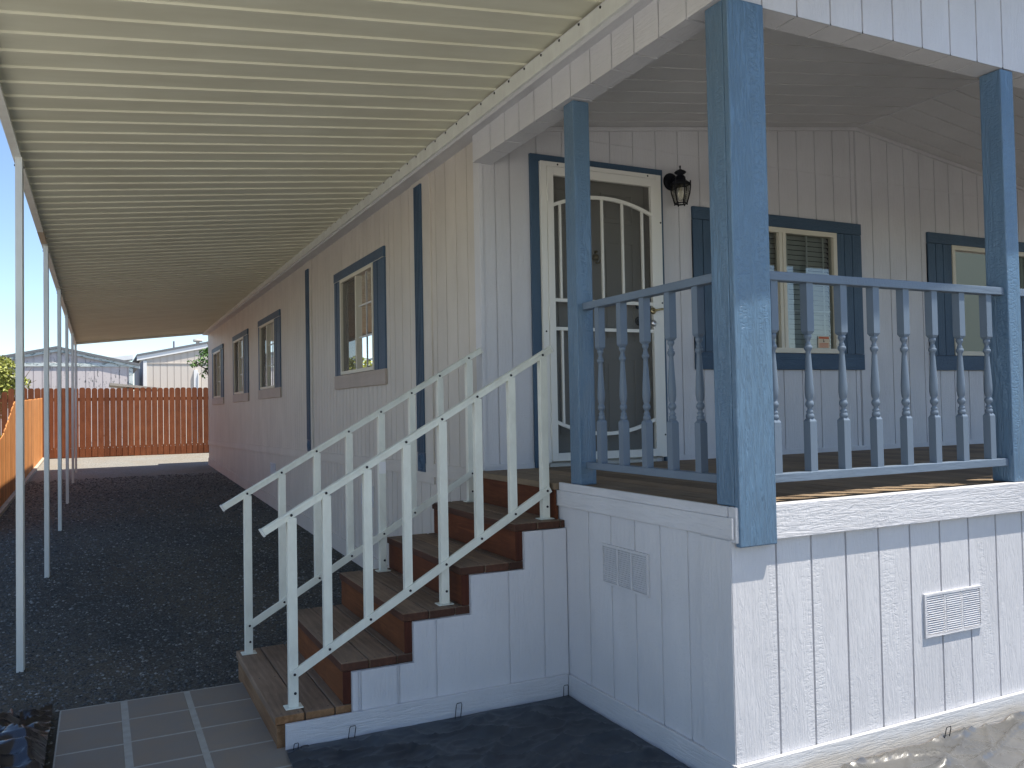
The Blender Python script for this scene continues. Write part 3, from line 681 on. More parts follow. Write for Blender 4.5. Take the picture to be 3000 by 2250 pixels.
# pilasters
def pilaster(y0, y1, z0, z1, by0, by1, bz0):
    bk = obj('pilaster', B((HX - .014, HX, by0, by1, bz0, 3.43)), M['siding_warm_bounce'], house, bevel=0.002)
    fl = bmesh.new(); w = y1 - y0; n = 4; k = w / (n * 2 + 1)
    add_box(fl, HX - .020, HX - .0145, y0, y1, z0 + w, z1)
    for i in range(n + 1): add_box(fl, HX - .030, HX - .0205, y0 + 2 * i * k, y0 + (2 * i + 1) * k, z0 + w, z1)
    obj('fluted_panel', fl, M['blue_trim'], bk)
    rs = bmesh.new(); add_box(rs, HX - .026, HX - .0145, y0 - .004, y1 + .004, z0, z0 + w - .002)
    yc = (y0 + y1) / 2; zc = z0 + w / 2
    pr = []
    for i in range(7): pr.append((w * .45 * (1 - i / 7), HX - .027 - .006 * (i % 2)))
    add_lathe(rs, pr, yc, zc, 24, 'x')
    obj('rosette_block', rs, M['blue_trim'], bk)
pilaster(3.632, 3.785, 1.085, 3.385, 3.46, 3.90, 1.00)
pilaster(7.655, 7.80, 1.09, 3.33, 7.57, 7.915, 1.00)

# foundation vents
def vent(fn, name='foundation_vent'):
    """fn(u, v, d): u 0..0.40, v 0..0.20, d outward"""
    bm = bmesh.new()
    def bx(u0, u1, v0, v1, d0, d1):
        add_hexa(bm, [fn(u0, v0, d0), fn(u1, v0, d0), fn(u1, v0, d1), fn(u0, v0, d1), fn(u0, v1, d0), fn(u1, v1, d0), fn(u1, v1, d1), fn(u0, v1, d1)])
    bx(0, .4, 0, .012, 0, .010); bx(0, .4, .188, .2, 0, .010); bx(0, .012, .012, .188, 0, .0098); bx(.388, .4, .012, .188, 0, .0098)
    bx(.134, .146, .012, .188, 0, .008); bx(.254, .266, .012, .188, 0, .008); bx(.012, .388, .012, .188, 0, .002)
    for c0, c1 in ((.014, .132), (.148, .252), (.268, .386)):
        for i in range(17):
            v0 = .015 + i * .0102
            add_hexa(bm, [fn(c0, v0, .002), fn(c1, v0, .002), fn(c1, v0, .009), fn(c0, v0, .009), fn(c0, v0 + .007, .002), fn(c1, v0 + .007, .002), fn(c1, v0 + .002, .009), fn(c0, v0 + .002, .009)])
    return obj(name, bm, M['siding_x'], house)
vent(lambda u, v, d: (1.118 + u, 0.0095 - d, 0.488 + v))
vent(lambda u, v, d: (0.0035 - d, 0.985 - u, 0.690 + v))
vent(lambda u, v, d: (HX - d, 5.50 - u, 0.66 + v)); vent(lambda u, v, d: (HX - d, 10.42 - u, 0.62 + v))

# ------------------------------------------------------------ porch lantern
LX, LY = 1.648, 2.405
lan = thing('wall_lantern', 'black coach lantern with clear glass on the porch wall right of the door', 'lantern', (LX, D, 3.2))
bm = bmesh.new(); add_lathe(bm, [(.067, D), (.067, D - .008), (.058, D - .018), (.030, D - .026), (.0, D - .028)], LX - .003, 3.285, 24, 'y'); obj('back_plate', bm, M['black'], lan, smooth=True)
bm = bmesh.new(); add_tube(bm, [(LX, D - .02, 3.285), (LX, D - .06, 3.300), (LX, LY + .02, 3.290), (LX, LY, 3.285)], .010, 8); obj('arm', bm, M['black'], lan, smooth=True)
bm = bmesh.new(); add_lathe(bm, [(.0, 3.383), (.006, 3.378), (.007, 3.368), (.004, 3.356), (.012, 3.350), (.036, 3.338), (.046, 3.328), (.034, 3.316), (.018, 3.308), (.030, 3.302), (.038, 3.290), (.040, 3.272), (.050, 3.262), (.062, 3.252), (.074, 3.243), (.076, 3.236), (.0, 3.236)], LX, LY, 24); obj('roof_cap', bm, M['black'], lan, smooth=True)
bm = bmesh.new()
RT, RB, ZT, ZB = .074, .046, 3.236, 3.092
for k in range(6):
    a = math.pi / 3 * k + .3; c, s = math.cos(a), math.sin(a); c2, s2 = math.cos(a + math.pi / 3), math.sin(a + math.pi / 3)
    add_tube(bm, [(LX + RT * c, LY + RT * s, 3.262), (LX + RT * c, LY + RT * s, ZT - .02), (LX + .068 * c, LY + .068 * s, 3.17), (LX + RB * c, LY + RB * s, ZB), (LX + RB * c, LY + RB * s, 3.080)], .0052, 6)
    add_tube(bm, [(LX + RB * c, LY + RB * s, ZB), (LX + RB * c2, LY + RB * s2, ZB)], .0050, 6); add_tube(bm, [(LX + RT * c, LY + RT * s, ZT), (LX + RT * c2, LY + RT * s2, ZT)], .0060, 6)
obj('cage', bm, M['black'], lan)
bm = bmesh.new()
add_lathe(bm, [(RT - .006, ZT), (.063, 3.17), (RB - .004, ZB)], LX, LY, 6, o=.3 / (math.pi / 3), cap=False); obj('glass_pane', bm, M['lamp_glass'], lan)
bm = bmesh.new(); add_lathe(bm, [(.0, 3.110), (.016, 3.116), (.024, 3.140), (.022, 3.165), (.013, 3.188), (.012, 3.236)], LX, LY, 14); obj('bulb', bm, M['lamp_glass'], lan, smooth=True)

# ------------------------------------------------------------ awning
AY0, AY1 = -2.8, 18.15
awn = thing('carport_awning', 'long cream corrugated metal carport awning on slim posts beside the house', 'awning', (-2.73, 0, 0))
def za(x, y): return 3.262 + (3.552 - 3.262) * (x + 2.72) / 2.67 - 0.005 * max(y, 0)
prof = [(0.0, .0255), (0.003, .0270), (0.159, .0270), (0.161, .0310), (0.164, .0270), (0.168, .0175), (0.189, .0175), (0.194, .0255)]
bm = bmesh.new(); cuts = (-2.775, -1.9, -1.0, -0.0455); rows = []
PH = 2.837 - 0.174; k0 = math.floor((AY0 - PH) / .2053)
y = PH + k0 * .2053
while y < AY1:
    for dy, dz in prof:
        yy = min(y + dy, AY1)
        rows.append([bm.verts.new((x, yy, za(x, yy) + dz)) for x in cuts])
    y += .2053
for a, b in zip(rows[:-1], rows[1:]):
    for i in range(len(cuts) - 1): bm.faces.new((a[i], a[i + 1], b[i + 1], b[i]))
o = obj('roof_pan', bm, M['cream_metal'], awn, recalc=False)
sm_ = o.modifiers.new('thickness', 'SOLIDIFY'); sm_.thickness = 0.0012; sm_.offset = 1
bm = bmesh.new()      # flashing on the eave fascia
add_prism(bm, [(-0.0665, 3.460), (-0.0705, 3.460), (-0.0705, 3.548), (-0.0665, 3.548)], 'y', AY0, AY1)
add_prism(bm, [(-0.0665, 3.450), (-0.085, 3.450), (-0.085, 3.459), (-0.0665, 3.459)], 'y', AY0, AY1)
obj('wall_flashing', bm, M['white_metal'], awn)
discs('flashing_screw', [(-0.0706, PH + .174 + .2053 * k, 3.5395) for k in range(-12, 72)], M['screw'], awn, 'x', 0.0075, 0.006)
bm = bmesh.new()      # carrier beam / gutter on the outer edge
for a, b in ((AY0, 5.80), (6.35, 12.0), (12.0, AY1)):
    n = max(1, int((b - a) / 2))
    for i in range(n):
        p, q = a + (b - a) * i / n, a + (b - a) * (i + 1) / n
        add_hexa(bm, [(-2.770, p, za(-2.77, p) - .018), (-2.722, p, za(-2.77, p) - .018), (-2.722, q, za(-2.77, q) - .018), (-2.770, q, za(-2.77, q) - .018),
                      (-2.770, p, za(-2.77, p) + .12), (-2.722, p, za(-2.722, p) - .001), (-2.722, q, za(-2.722, q) - .001), (-2.770, q, za(-2.77, q) + .12)])
obj('carrier_beam', bm, M['white_metal'], awn)
bm = bmesh.new()
add_hexa(bm, [(-2.7705, 5.80, 3.209), (-2.7215, 5.80, 3.209), (-2.7215, 6.35, 3.206), (-2.7705, 6.35, 3.206), (-2.7705, 5.8, 3.35), (-2.7215, 5.8, 3.231), (-2.7215, 6.35, 3.228), (-2.7705, 6.35, 3.347)])
obj('beam_splice', bm, M['copper'], awn)
obj('end_cap', B((-2.775, -0.07, AY1, AY1 + .012, 3.13, 3.22)), M['white_metal'], awn)
bm = bmesh.new(); add_hexa(bm, [(-2.775, AY1 + .001, 3.135), (-.07, AY1 + .001, 3.43), (-.07, AY1 + .02, 3.43), (-2.775, AY1 + .02, 3.135), (-2.775, AY1 + .001, 3.23), (-.07, AY1 + .001, 3.52), (-.07, AY1 + .02, 3.52), (-2.775, AY1 + .02, 3.23)])
obj('end_channel', bm, M['white_metal'], awn)
bpy.data.objects.remove(bpy.data.objects['end_cap'])
for q in (-2.60, 0.36, 3.412, 6.432, 9.406, 12.241, 15.443, 17.90):
    zt = za(-2.77, q) - .019; zg = gz(q) - .03; bm = bmesh.new()
    add_box(bm, -2.755, -2.716, q, q + .004, zg, zt); add_box(bm, -2.755, -2.752, q + .004, q + .030, zg, zt); add_box(bm, -2.719, -2.716, q + .004, q + .030, zg, zt)
    add_box(bm, -2.757, -2.712, q + .046, q + .076, zg, zt); add_box(bm, -2.742, -2.728, q + .030, q + .046, zg, zt - .002)
    obj('support_post', bm, M['white_metal'], awn)
    discs('post_screw', [(-2.7121, q + .06, zt - .05)], M['screw'], awn, 'x', .007, .006, 1); discs('post_screw', [(-2.7569, q + .02, zt - .05)], M['screw'], awn, 'x', .007, .006)

# ------------------------------------------------------------ porch steps
YN, YF = 1.378, 2.610
T0, RUN, R1, RS = -1.557, 0.314, 0.165, 0.199
stairs = thing('porch_steps', 'five wooden porch steps with redwood risers and white grooved side skirting', 'steps', (-0.8, 2.0, 0))
for i in range(5):
    z = R1 + RS * i; x = T0 + RUN * i
    zb = -0.01 if i == 0 else z - RS + 0.001
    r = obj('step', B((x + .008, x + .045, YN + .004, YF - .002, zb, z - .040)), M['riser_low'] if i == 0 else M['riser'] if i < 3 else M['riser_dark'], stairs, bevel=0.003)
    obj('riser_end', B((x + .004, x + .049, YN - .002, YN + .0035, zb + .003, z - .041)), M['riser_low'] if i == 0 else M['riser_end'], r)
    w = [0.142, 0.142, 0.086] if i < 4 else [0.142, 0.142, 0.062]
    a = x - .004
    for k, ww in enumerate(w):
        b = B((a, a + ww - .005, YN - .004 - .003 * (k % 2), YF + .004 * (k % 2), z - .040, z))
        for f in b.faces:
            if abs(f.normal.y) > .5 or f.calc_center_median().y < YN - .001: f.material_index = 1
            if k == 0 and f.calc_center_median().x < a + .001 : f.material_index = 1 if i else 0
        obj('tread_board', b, [M['tread'], M['tread_end'] if i else M['riser_low']], r, bevel=0.005)
        a += ww
    discs('deck_screw', [(x + k * .142 + q, yy + random.uniform(-.004, .004), z) for k in range(3) for yy in (YN + .03, YN + .62, YF - .04) for q in (.03, .11) if not (k == 2 and q > .1)], M['screw'], r, 'z', .004, .0014, 1)
obj('top_riser', B((-0.020, -0.0165, YN + .05, D - .012, 0.962, 1.123), (-0.0165, -0.005, YN + .05, D - .012, 0.962, 1.035)), M['riser_dark'], stairs)
# side skirting of the steps
YK = 1.352; SX0 = -1.520
bm = bmesh.new(); gsk = [-1.17, (-1.158, .006), -0.973, (-0.962, .006), -0.767, -0.557, -0.356, -0.147]
for i in range(5):
    x0 = -1.199 + RUN * (i - 1) if i else SX0 + .01; x1 = -1.199 + RUN * i
    zt = R1 + RS * i - .041
    wall(bm, lambda u, v, d: (u, YK + d, v), x0, min(x1, -0.001), -0.02, zt, gsk, (), dep=0.006, gw=0.009)
    add_box(bm, x0, min(x1, -0.001), YK + .0065, YN - .001, -0.02, zt - .001)
obj('step_skirting', bm, M['siding'], stairs)
obj('skirt_base_board', B((SX0, -0.017, YK - .021, YK - .001, -0.03, 0.137)), M['siding_x'], stairs, bevel=0.003)
bm = B((SX0 + .01, -1.20, YK - .0008, YK + .012, 0.10, 0.1235)); obj('rough_edge', bm, M['riser_low'], stairs)

# handrails
def handrail(name, label, y, xs, dz, foot, x_start, x_end, bz, top_face):
    """xs: post positions; rail slope follows the steps"""
    hr = thing(name, label, 'handrail', (xs[0], y, R1), 'handrails on the porch steps')
    s = 0.5665
    def zr(x): return 1.081 + dz + s * (x + 1.474)
    bm = bmesh.new()
    a = Vector((x_start, y + .006, zr(x_start) - .004)); b = Vector((x_end, y + .006, zr(x_end) - .004))
    add_bar(bm, a, b, 0.040, 0.034); d = (b - a).normalized()
    add_bar(bm, a + Vector((0, -.0225, 0)) + d * .02 + Vector((0, 0, .012)), b + Vector((0, -.0225, 0)) - d * .02 + Vector((0, 0, .012)), 0.004, 0.006)
    obj('top_rail', bm, M['rail_metal'], hr, bevel=0.003)
    for e, q in ((a, -1), (b, 1)):
        bm = bmesh.new(); add_bar(bm, e + d * (q * .0005), e + d * (q * .012), 0.046, 0.040); obj('rail_end_cap', bm, M['white_metal'], hr, bevel=0.003)
    def zl(x): return 0.325 + bz + 0.569 * (x + 1.46)
    x1 = xs[-1] + .022
    bm = bmesh.new(); add_bar(bm, (xs[0] - .012, y - .027, zl(xs[0] - .012)), (x1, y - .027, zl(x1)), 0.012, 0.040)
    add_bar(bm, (xs[0] + .02, y - .012, zl(xs[0] + .02) + .017), (x1, y - .012, zl(x1) + .017), 0.018, 0.004)
    obj('lower_rail', bm, M['rail_metal'], hr, bevel=0.0015)
    for i, x in enumerate(xs):
        if i in foot:
            z0 = foot[i]
            obj('post', B((x - .022, x + .022, y - .020, y + .020, z0 + .006, zr(x) - .018)), M['rail_metal'], hr, bevel=0.002)
            obj('base_plate', B((x - .042, x + .042, y - .034, y + .036, z0 + .0005, z0 + .006)), M['rail_metal'], hr, bevel=0.002)
        else:
            obj('baluster', B((x - .021, x + .021, y - .020, y + .016, zl(x) - .006, zr(x) - .018)), M['rail_metal'], hr, bevel=0.002)
    discs('rail_screw', [(x - .002, y - .0150, zr(x) - .006) for x in xs] + [(x + .002, y - .0331, zl(x + .002)) for x in xs] + [(xs[i] + .006, y - .0201, foot[i] + .07) for i in foot], M['screw'], hr, 'y', .007, .006)
    return hr
xn = [-1.457, -1.287, -1.080, -0.871, -0.672, -0.468, -0.265, -0.066]
def zst(i): return R1 + RS * i
handrail('stair_handrail', 'white metal handrail on the near side of the porch steps, above the white skirting', 1.470, xn, 0.0, {0: zst(0), 4: zst(2), 7: zst(4)}, -1.588, -0.012, 0.0, 0)
xf = [-1.502, -1.301, -1.089, -0.887, -0.677, -0.470, -0.274, -0.064]
hr2 = handrail('stair_handrail', 'white metal handrail on the far side of the porch steps, toward the gravel', 2.515, xf, 0.045, {0: zst(0), 4: zst(2), 7: zst(4)}, -1.637, 0.025, 0.03, 0)
bm = B((-0.699, -0.655, 2.4935, 2.4948, 1.18, 1.255)); obj('tape_patch', bm, M['tape'], hr2)

# ------------------------------------------------------------ ground covers, staples, bag
def rough(x, y, f, o=0): return noise.fractal(Vector((x * f, y * f, o)), 1.0, 2.0, 4)
def ridged(x, y, f, o=0):
    v = noise.noise(Vector((x * f, y * f, o))); return 1 - abs(v) * 2.2
def sheet(x0, x1, y0, y1, st, zf, inside=lambda x, y: True):
    bm = bmesh.new(); nx = int((x1 - x0) / st); ny = int((y1 - y0) / st); V = {}
    for j in range(ny + 1):
        for i in range(nx + 1):
            x = x0 + (x1 - x0) * i / nx; y = y0 + (y1 - y0) * j / ny
            if inside(x, y): V[i, j] = bm.verts.new((x + .006 * rough(x, y, 3, 9), y + .006 * rough(x, y, 3, 4), zf(x, y)))
    for j in range(ny):
        for i in range(nx):
            k = [(i, j), (i + 1, j), (i + 1, j + 1), (i, j + 1)]
            if all(q in V for q in k): bm.faces.new([V[q] for q in k])
    return bm
def zfab(x, y):
    w = max(0, ridged(x + .25 * y, y * 1.5 - .3 * x, 2.6, 1)) ** 4 * .022 + max(0, ridged(x * .8 - .5 * y, y + .4 * x, 6.0, 5)) ** 5 * .013 + max(0, ridged(x * .4 + .9 * y, .8 * y - x, 13.0, 2)) ** 5 * .006 + rough(x, y, 2.0) * .007
    k = min(1, max(0, (YK - .03 - y) / .10)) * min(1, max(0, (-x - .02) / .06))
    return max(.0225, .026 + w * (.12 + .88 * k))
bm = sheet(-1.535, -0.022, -1.6, YK - .028, 0.013, zfab, lambda x, y: x > -1.53 - .06 * (YK - y) + .01 * rough(0, y, 4))
o = obj('landscape_fabric', bm, M['fabric'], smooth=True, recalc=False); tag(o, 'matte black weed barrier fabric in the shade at the foot of the steps skirting', 'ground sheet')
def zpol(x, y):
    q = x * .8 + .3 * y; p = y * 3.2 - x * .5; wob = .35 * noise.noise(Vector((x * 1.2, y * 1.2, 9)))
    w = max(0, ridged(q, p + wob, 1.9, 3)) ** 7 * .026 + max(0, ridged(x * 1.6 - y * 1.9, y * .9 + wob, 2.6, 8)) ** 12 * .014 + max(0, ridged(x * 1.3 + y * 1.6, y - x * .4 + wob, 4.2, 4)) ** 12 * .009 + rough(x * .5, y * 1.2, 1.4, 2) * .010
    return max(.006, .018 + w + max(0, 1 + (y + .02) / .06) * .006)
bm = sheet(-0.020, 3.4, -1.3, -0.0195, 0.012, zpol)
o = obj('plastic_sheet', bm, M['poly'], smooth=True, recalc=False); tag(o, 'glossy crumpled black plastic sheeting in the sun along the porch front', 'ground sheet')
def staple(x, y, z, w, h, lean, label, ax='x', ly=0.0):
    bm = bmesh.new(); d = Vector((w, 0, 0)) if ax == 'x' else Vector((0, w, 0))
    a = Vector((x, y, z)); tp = Vector((lean, ly, h))
    P = [a, a + tp * .9, a + tp + d * .12, a + d * .88 + tp, a + d + tp * .9, a + d]
    add_tube(bm, P, 0.0021, 6)
    tag(obj('landscape_staple', bm, M['screw'], smooth=True), label, 'staple', 'wire staples pinning the black ground sheets')
YT = YK - .030
staple(-1.238, YT - .012, .0, .030, .085, .012, 'upright wire staple against the skirt board below the second step', ly=-.004)
staple(-0.690, YT - .012, .0, .030, .100, .010, 'tall wire staple halfway along the steps skirting', ly=-.004)
staple(-0.060, YT - .012, .02, .028, .070, .0, 'short wire staple in the inner corner where the steps skirting meets the porch', ly=-.004)
staple(-1.495, YT - .014, .0, .020, .058, .006, 'bent wire staple at the start of the skirt board, the leftmost one', ly=-.01)
staple(-1.462, YT - .014, .0, .034, .040, .004, 'low wire staple nearly sunk into the fabric, second from the left', ly=-.01)
staple(1.165, -.034, .0, .032, .085, .02, 'thin wire staple in the sun at the porch front base board', ly=-.006)
def zbag(x, y):
    w = max(0, ridged(x * 1.4 + y * .9, y * .5 - x * .8, 3.0, 7)) ** 2 * .07 + max(0, ridged(x - .6 * y, y * 1.4, 6, 2)) ** 3 * .035
    e = min(1, max(0, (-2.487 - x) / .10)); return .012 + (w + .03) * (.25 + .75 * e)
bm = sheet(-3.15, -2.495, 0.4, 2.52, 0.018, zbag, lambda x, y: y < 2.50 + (x + 2.55) * 1.05 + .012 * rough(x, y, 6) and x < -2.497 + .006 * rough(0, y, 8))
o = obj('crumpled_plastic_bag', bm, M['poly_dark'], smooth=True, recalc=False); tag(o, 'crumpled shiny black plastic lying on the gravel left of the paver walk', 'plastic bag')

# ------------------------------------------------------------ fences
def picket(bm, u0, u1, z0, z1, fn, th=.016, ear=.042):
    pts = [(u0, z0), (u1, z0), (u1, z1 - ear), (u1 - ear * .35, z1 - ear * .35), (u1 - ear, z1), (u0 + ear, z1), (u0 + ear * .35, z1 - ear * .35), (u0, z1 - ear)]
    a = [bm.verts.new(fn(u, z, 0)) for u, z in pts]; b = [bm.verts.new(fn(u, z, th)) for u, z in pts]; n = len(pts)
    bm.faces.new(a); bm.faces.new(b[::-1])
    for i in range(n): bm.faces.new((a[i], a[(i + 1) % n], b[(i + 1) % n], b[i]))
FY = 22.38
rf = thing('back_fence', 'red stained dog-ear picket fence closing the far end of the yard', 'fence', (-1.6, FY, .46))
x = -5.55; i = 0; rn = random.Random(11)
while x < 2.0:
    drop = max(0, (-4.43 - x)) * 1.05
    bm = bmesh.new(); gap = rn.choice((.007, .013, .015, .016, .014, .015))
    picket(bm, x, x + .1475 - gap, .47 + rn.uniform(-.02, .02), 2.307 - drop + rn.uniform(-.010, .010), lambda u, z, d: (u, FY + d + 0, z))
    obj('picket', bm, M['fence_red'], rf); x += .1475
obj('rail', B((-5.5, 2.0, FY + .018, FY + .056, 1.958, 2.044)), M['fence_red'], rf); obj('rail', B((-5.5, 2.0, FY + .018, FY + .056, .62, .745)), M['fence_red'], rf)
obj('kick_board', B((-3.58, 2.0, FY + .0165, FY + .0175, .46, .62)), M['fence_red'], rf)
discs('nail_head', [(-3.5 + .111 * k, FY - .0005, .70 + .006 * (k % 3)) for k in range(36)], M['white_metal'], rf, 'y', .006, .003)
lf_ = thing('side_fence', 'sunlit orange cedar fence with stepped top along the left side of the yard', 'fence', (-3.6, 16, .3))
y = 9.4; rn = random.Random(5)
while y < 22.3:
    top = gz(y) + 1.585
    if y < 14.30: top -= min(0.52, (14.30 - y) * 0.245)
    if y < 12.2: top = gz(y) + 1.07
    bm = bmesh.new(); picket(bm, y, y + .1425, gz(y) + .02, top + rn.uniform(-.012, .012), lambda u, z, d: (-3.60 - d, u, z), ear=.020 if y > 15 else .03)
    obj('picket', bm, M['fence_orange'], lf_); y += .1445
for z in (.35, .95):
    bm = bmesh.new(); add_hexa(bm, [(-3.66, 9.4, gz(9.4) + z), (-3.62, 9.4, gz(9.4) + z), (-3.62, 22.3, gz(22.3) + z), (-3.66, 22.3, gz(22.3) + z), (-3.66, 9.4, gz(9.4) + z + .09), (-3.62, 9.4, gz(9.4) + z + .09), (-3.62, 22.3, gz(22.3) + z + .09), (-3.66, 22.3, gz(22.3) + z + .09)])
    obj('rail', bm, M['fence_orange'], lf_)
bm = bmesh.new()
for i in range(7):
    a = 8.0 + 2.04 * i; b = a + 2.02
    add_hexa(bm, [(-3.595, a, gz(a) - .03), (-3.53, a, gz(a) - .03), (-3.53, b, gz(b) - .03), (-3.595, b, gz(b) - .03), (-3.595, a, gz(a) + .055), (-3.53, a, gz(a) + .055), (-3.53, b, gz(b) + .055), (-3.595, b, gz(b) + .055)])
o = obj('kick_board', bm, M['fence_grey'], lf_)

# ------------------------------------------------------------ neighbours
def gable_house(name, label, x_l, x_r, xr, zr, sl, sr, y0, dep, wallm, trimm, fas, zbase=.45, over=.35, grooves=.24, band=None, roofm=None, cb=True, ov=.07):
    h = thing(name, label, 'house', ((x_l + x_r) / 2, y0, zbase))
    def zt(x): return zr - (xr - x) * sl if x < xr else zr - (x - xr) * sr
    xl, xw = x_l + .22, x_r - .22
    bm = bmesh.new()
    wall(bm, lambda u, v, d: (u, y0 + ov + d, v), xl, xw, zbase - .1, lambda u: zt(u) - .08, rng(xl + .1, grooves, int((xw - xl) / grooves)) + [xr], (), dep=.02, gw=.022)
    add_box(bm, xl, xl + .05, y0 + ov + .03, y0 + dep, zbase - .1, zt(x_l) - .1); add_box(bm, xw - .05, xw, y0 + ov + .03, y0 + dep, zbase - .1, zt(x_r) - .1)
    add_box(bm, xl, xw, y0 + dep - .05, y0 + dep, zbase, min(zt(x_l), zt(x_r)) - .1)
    obj('wall', bm, wallm, h)
    bm = bmesh.new()
    for a, b in ((x_l, xr), (xr, x_r)):
        add_hexa(bm, [(a, y0 - .03, zt(a) - .08), (b, y0 - .03, zt(b) - .08), (b, y0 + dep + .3, zt(b) - .08), (a, y0 + dep + .3, zt(a) - .08), (a, y0 - .03, zt(a)), (b, y0 - .03, zt(b)), (b, y0 + dep + .3, zt(b)), (a, y0 + dep + .3, zt(a))])
    obj('roof', bm, roofm or M['roofing'], h)
    bm = bmesh.new()
    for a, b in ((x_l, xr), (xr, x_r)):
        add_hexa(bm, [(a, y0, zt(a) - fas), (b, y0, zt(b) - fas), (b, y0 + .02, zt(b) - fas), (a, y0 + .02, zt(a) - fas), (a, y0, zt(a) - .083), (b, y0, zt(b) - .083), (b, y0 + .02, zt(b) - .083), (a, y0 + .02, zt(a) - .083)])
    obj('rake_board', bm, trimm, h)
    if cb: obj('corner_board', B((xl - .015, xl + .10, y0 + ov - .03, y0 + ov - .001, zbase, zt(xl) - .15), (xw - .10, xw + .015, y0 + ov - .03, y0 + ov - .001, zbase, zt(xw) - .15)), trimm, h)
    if band: obj('band_board', B((xl, xw, y0 + ov - .035, y0 + ov - .002, band, band + .11)), trimm, h)
    return h
n1 = gable_house('neighbour_house', 'weathered white gabled outbuilding with peeling siding behind the back fence', -5.85, -1.086, -3.45, 3.747, .212, .224, 27.0, 8, M['nb_wall'], M['nb_trim'], .17, band=3.115)
n2 = gable_house('neighbour_house', 'cream house with wide white rake board behind the right end of the back fence', -0.985, 7.0, 3.1, 4.695, .208, .21, 32.0, 9, M['nb_cream'], M['nb_white'], .245, grooves=.247, cb=False)
bm = bmesh.new(); add_box(bm, -0.80, -0.765, 32.08, 40, .4, 3.6); obj('side_wall', bm, M['nb_shade'], n2)
obj('band_board', B((-0.75, 6.7, 32.045, 32.069, 3.50, 3.53)), M['nb_cream'], n2)
obj('corner_board', B((-0.766, -0.64, 32.035, 32.069, .45, 3.60)), M['nb_white'], n2)
bm = B((1.03, 1.17, 31.97, 32.07, .45, 3.26), (1.17, 1.20, 31.9, 32.07, .45, 3.15)); obj('downspout', bm, M['nb_white'], n2)
bm = bmesh.new(); add_hexa(bm, [(-2.4, 35.5, 3.70), (-1.0, 35.5, 3.86), (-1.0, 36.5, 3.86), (-2.4, 36.5, 3.70), (-2.4, 35.5, 3.86), (-1.0, 35.5, 4.05), (-1.0, 36.5, 4.05), (-2.4, 36.5, 3.86)]); obj('rear_roof', bm, M['nb_white'], n2)
bm = bmesh.new(); add_lathe(bm, [(.035, 4.05), (.035, 4.44)], .39, 33.0, 10); obj('vent_pipe', bm, M['nb_shade'], n2)
bm = bmesh.new(); add_lathe(bm, [(.07, 4.2), (.07, 4.42), (.17, 4.43), (.19, 4.47), (.17, 4.53), (.0, 4.55)], 1.28, 33.0, 16); obj('roof_vent', bm, M['nb_cream'], n2)
sh = thing('garden_shed', 'low shed whose sloping grey roof edge just shows over the back fence', 'shed', (-1.0, 25, .45))
obj('wall', B((-1.6, -0.75, 24.12, 26, .4, 2.26)), M['nb_cream'], sh)
bm = bmesh.new(); add_hexa(bm, [(-2.0, 24.1, 2.43), (-0.66, 24.1, 2.28), (-0.66, 26.1, 2.28), (-2.0, 26.1, 2.43), (-2.0, 24.1, 2.50), (-0.66, 24.1, 2.35), (-0.66, 26.1, 2.35), (-2.0, 26.1, 2.50)]); obj('roof', bm, M['fence_grey'], sh)
# houses across the left side, seen mirrored in the windows and lighting the yard
n3 = gable_house('neighbour_house', 'pale neighbouring house beyond the left fence', -16.0, -8.2, -12.1, 4.6, .2, .2, 13.0, 20, M['nb_wall'], M['nb_white'], .2)

n4 = gable_house('neighbour_house', 'olive house across the street, outside the picture and mirrored in the porch windows', 28.5, 56.0, 42.0, 10.5, .10, .10, -17.0, 8, M['nb_olive'], M['nb_white'], .2, zbase=0)
# ------------------------------------------------------------ trees
def tree(name, label, base, trunk, limbs, clumps, leafm, ls, n, seed):
    rnd = random.Random(seed); t_ = thing(name, label, 'tree', base)
    bm = bmesh.new(); add_tube(bm, trunk[0], trunk[1], 8)
    for l_, r_ in limbs: add_tube(bm, l_, r_, 6)
    obj('trunk', bm, M['bark'], t_, smooth=True)
    verts = []; faces = []
    tot = sum(c[3] * c[4] * c[5] for c in clumps)
    for cx, cy, cz, rx, ry, rz in clumps:
        for _ in range(int(n * rx * ry * rz / tot)):
            while True:
                d = Vector((rnd.uniform(-1, 1), rnd.uniform(-1, 1), rnd.uniform(-1, 1)))
                if .15 < d.length < 1: break
            p = Vector((cx + d.x * rx, cy + d.y * ry, cz + d.z * rz))
            if noise.noise(p * 2.6) < -0.12: continue
            s = ls * rnd.uniform(.6, 1.3)
            a = Vector((rnd.gauss(0, 1), rnd.gauss(0, 1), rnd.gauss(-.3, .7))).normalized(); u = a.cross(Vector((rnd.gauss(0, 1), rnd.gauss(0, 1), rnd.gauss(0, 1)))).normalized()
            b = len(verts)
            for q in (p - a * s, p + u * s * .38 + a * s * .1, p + a * s, p - u * s * .38 + a * s * .1): verts.append(tuple(q - Vector(base)))
            faces.append((b, b + 1, b + 2, b + 3))
    me = bpy.data.meshes.new('crown'); me.from_pydata(verts, [], faces); me.materials.append(leafm)
    o = bpy.data.objects.new('crown', me); COL.objects.link(o); o.parent = t_
    return t_
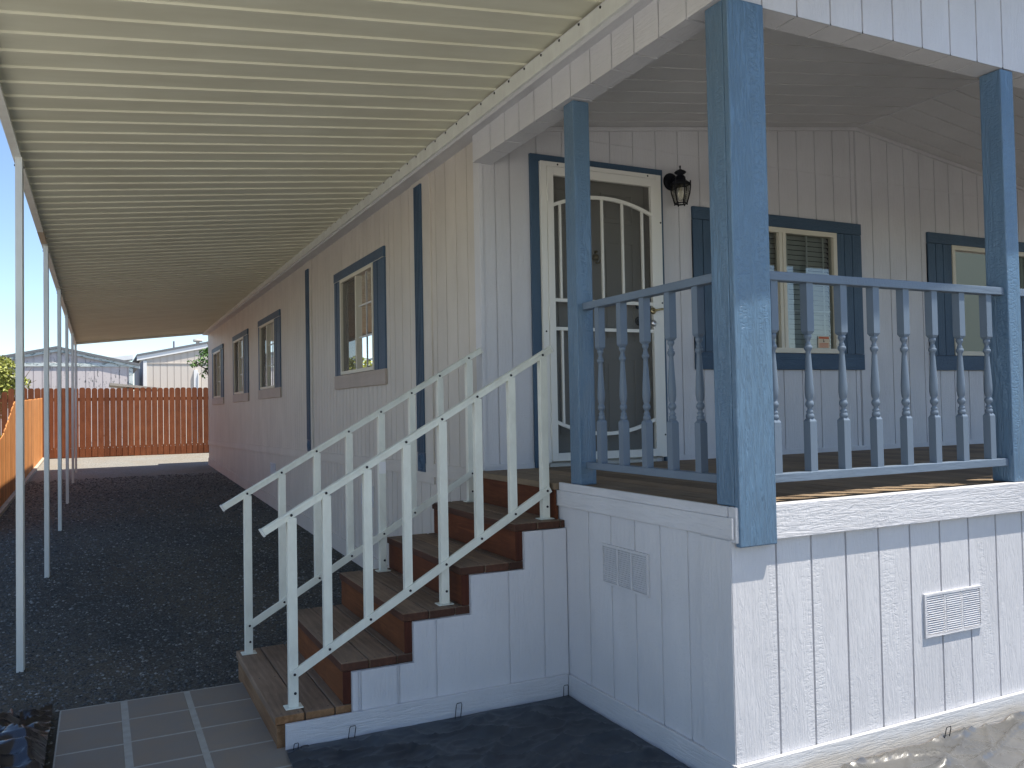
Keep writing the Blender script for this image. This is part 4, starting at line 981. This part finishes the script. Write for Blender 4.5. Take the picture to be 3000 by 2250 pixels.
tree('leafy_tree', 'yellow-green leafy tree behind the fence at the left edge', (-4.95, 23.6, .45),
     ([(-4.95, 23.6, .4), (-4.9, 23.6, 1.3), (-4.8, 23.5, 2.2)], [.09, .07, .04]),
     [([(-4.9, 23.6, 1.4), (-5.3, 23.4, 2.3), (-5.5, 23.5, 2.9)], [.05, .03, .01]), ([(-4.85, 23.6, 1.6), (-4.4, 23.5, 2.3), (-4.15, 23.4, 2.8)], [.04, .02, .008]), ([(-4.2, 23.5, 2.4), (-3.9, 23.4, 2.9)], [.012, .005]), ([(-4.3, 23.5, 2.3), (-3.8, 23.4, 2.55)], [.012, .005])],
     [(-4.95, 23.6, 2.75, .75, .7, .55), (-4.55, 23.4, 2.55, .42, .5, .55), (-5.5, 23.7, 2.4, .7, .7, .7), (-4.7, 23.5, 2.1, .45, .5, .35), (-4.05, 23.4, 2.45, .13, .2, .18), (-5.0, 23.4, 1.7, .5, .4, .5)], M['leaf_l'], .065, 13000, 1)
tree('orange_tree', 'bright green leafy branch reaching past the far corner of the house', (1.15, 23.8, .45),
     ([(1.15, 23.8, .4), (1.1, 23.8, 1.6), (0.9, 23.8, 2.6)], [.10, .08, .04]),
     [([(1.0, 23.8, 2.0), (.55, 23.7, 2.9), (.1, 23.6, 3.15)], [.04, .02, .006]), ([(.9, 23.8, 2.6), (.7, 23.7, 3.3), (.6, 23.6, 3.7)], [.03, .015, .006])],
     [(.62, 23.7, 3.22, .36, .35, .30), (.30, 23.6, 3.05, .26, .25, .14), (.62, 23.7, 2.78, .22, .25, .18), (1.15, 23.8, 3.2, .6, .6, .65)], M['leaf_r'], .06, 5600, 2)
def shrub(name, label, base, r, m, n, seed):
    return tree(name, label, base, ([Vector(base), Vector(base) + Vector((0, 0, r[2]))], [.02, .01]), [], [(base[0], base[1], base[2] + r[2], *r)], m, .035, n, seed)
shrub('garden_shrub', 'small sunlit shrub between the stepped orange fence and the red fence', (-4.05, 14.3, .25), (.42, .5, .62), M['leaf_l'], 2600, 4)
tree('shade_tree', 'tall tree beyond the left neighbour, outside the picture', (-7.0, 20.0, .4), ([(-7, 20, .4), (-7, 20, 2.5), (-6.9, 20, 3.6)], [.16, .13, .07]), [], [(-7, 20, 4.0, 1.2, 1.6, 1.1), (-6.8, 21, 3.4, .8, 1.2, .8)], M['leaf_r'], .12, 2600, 9)
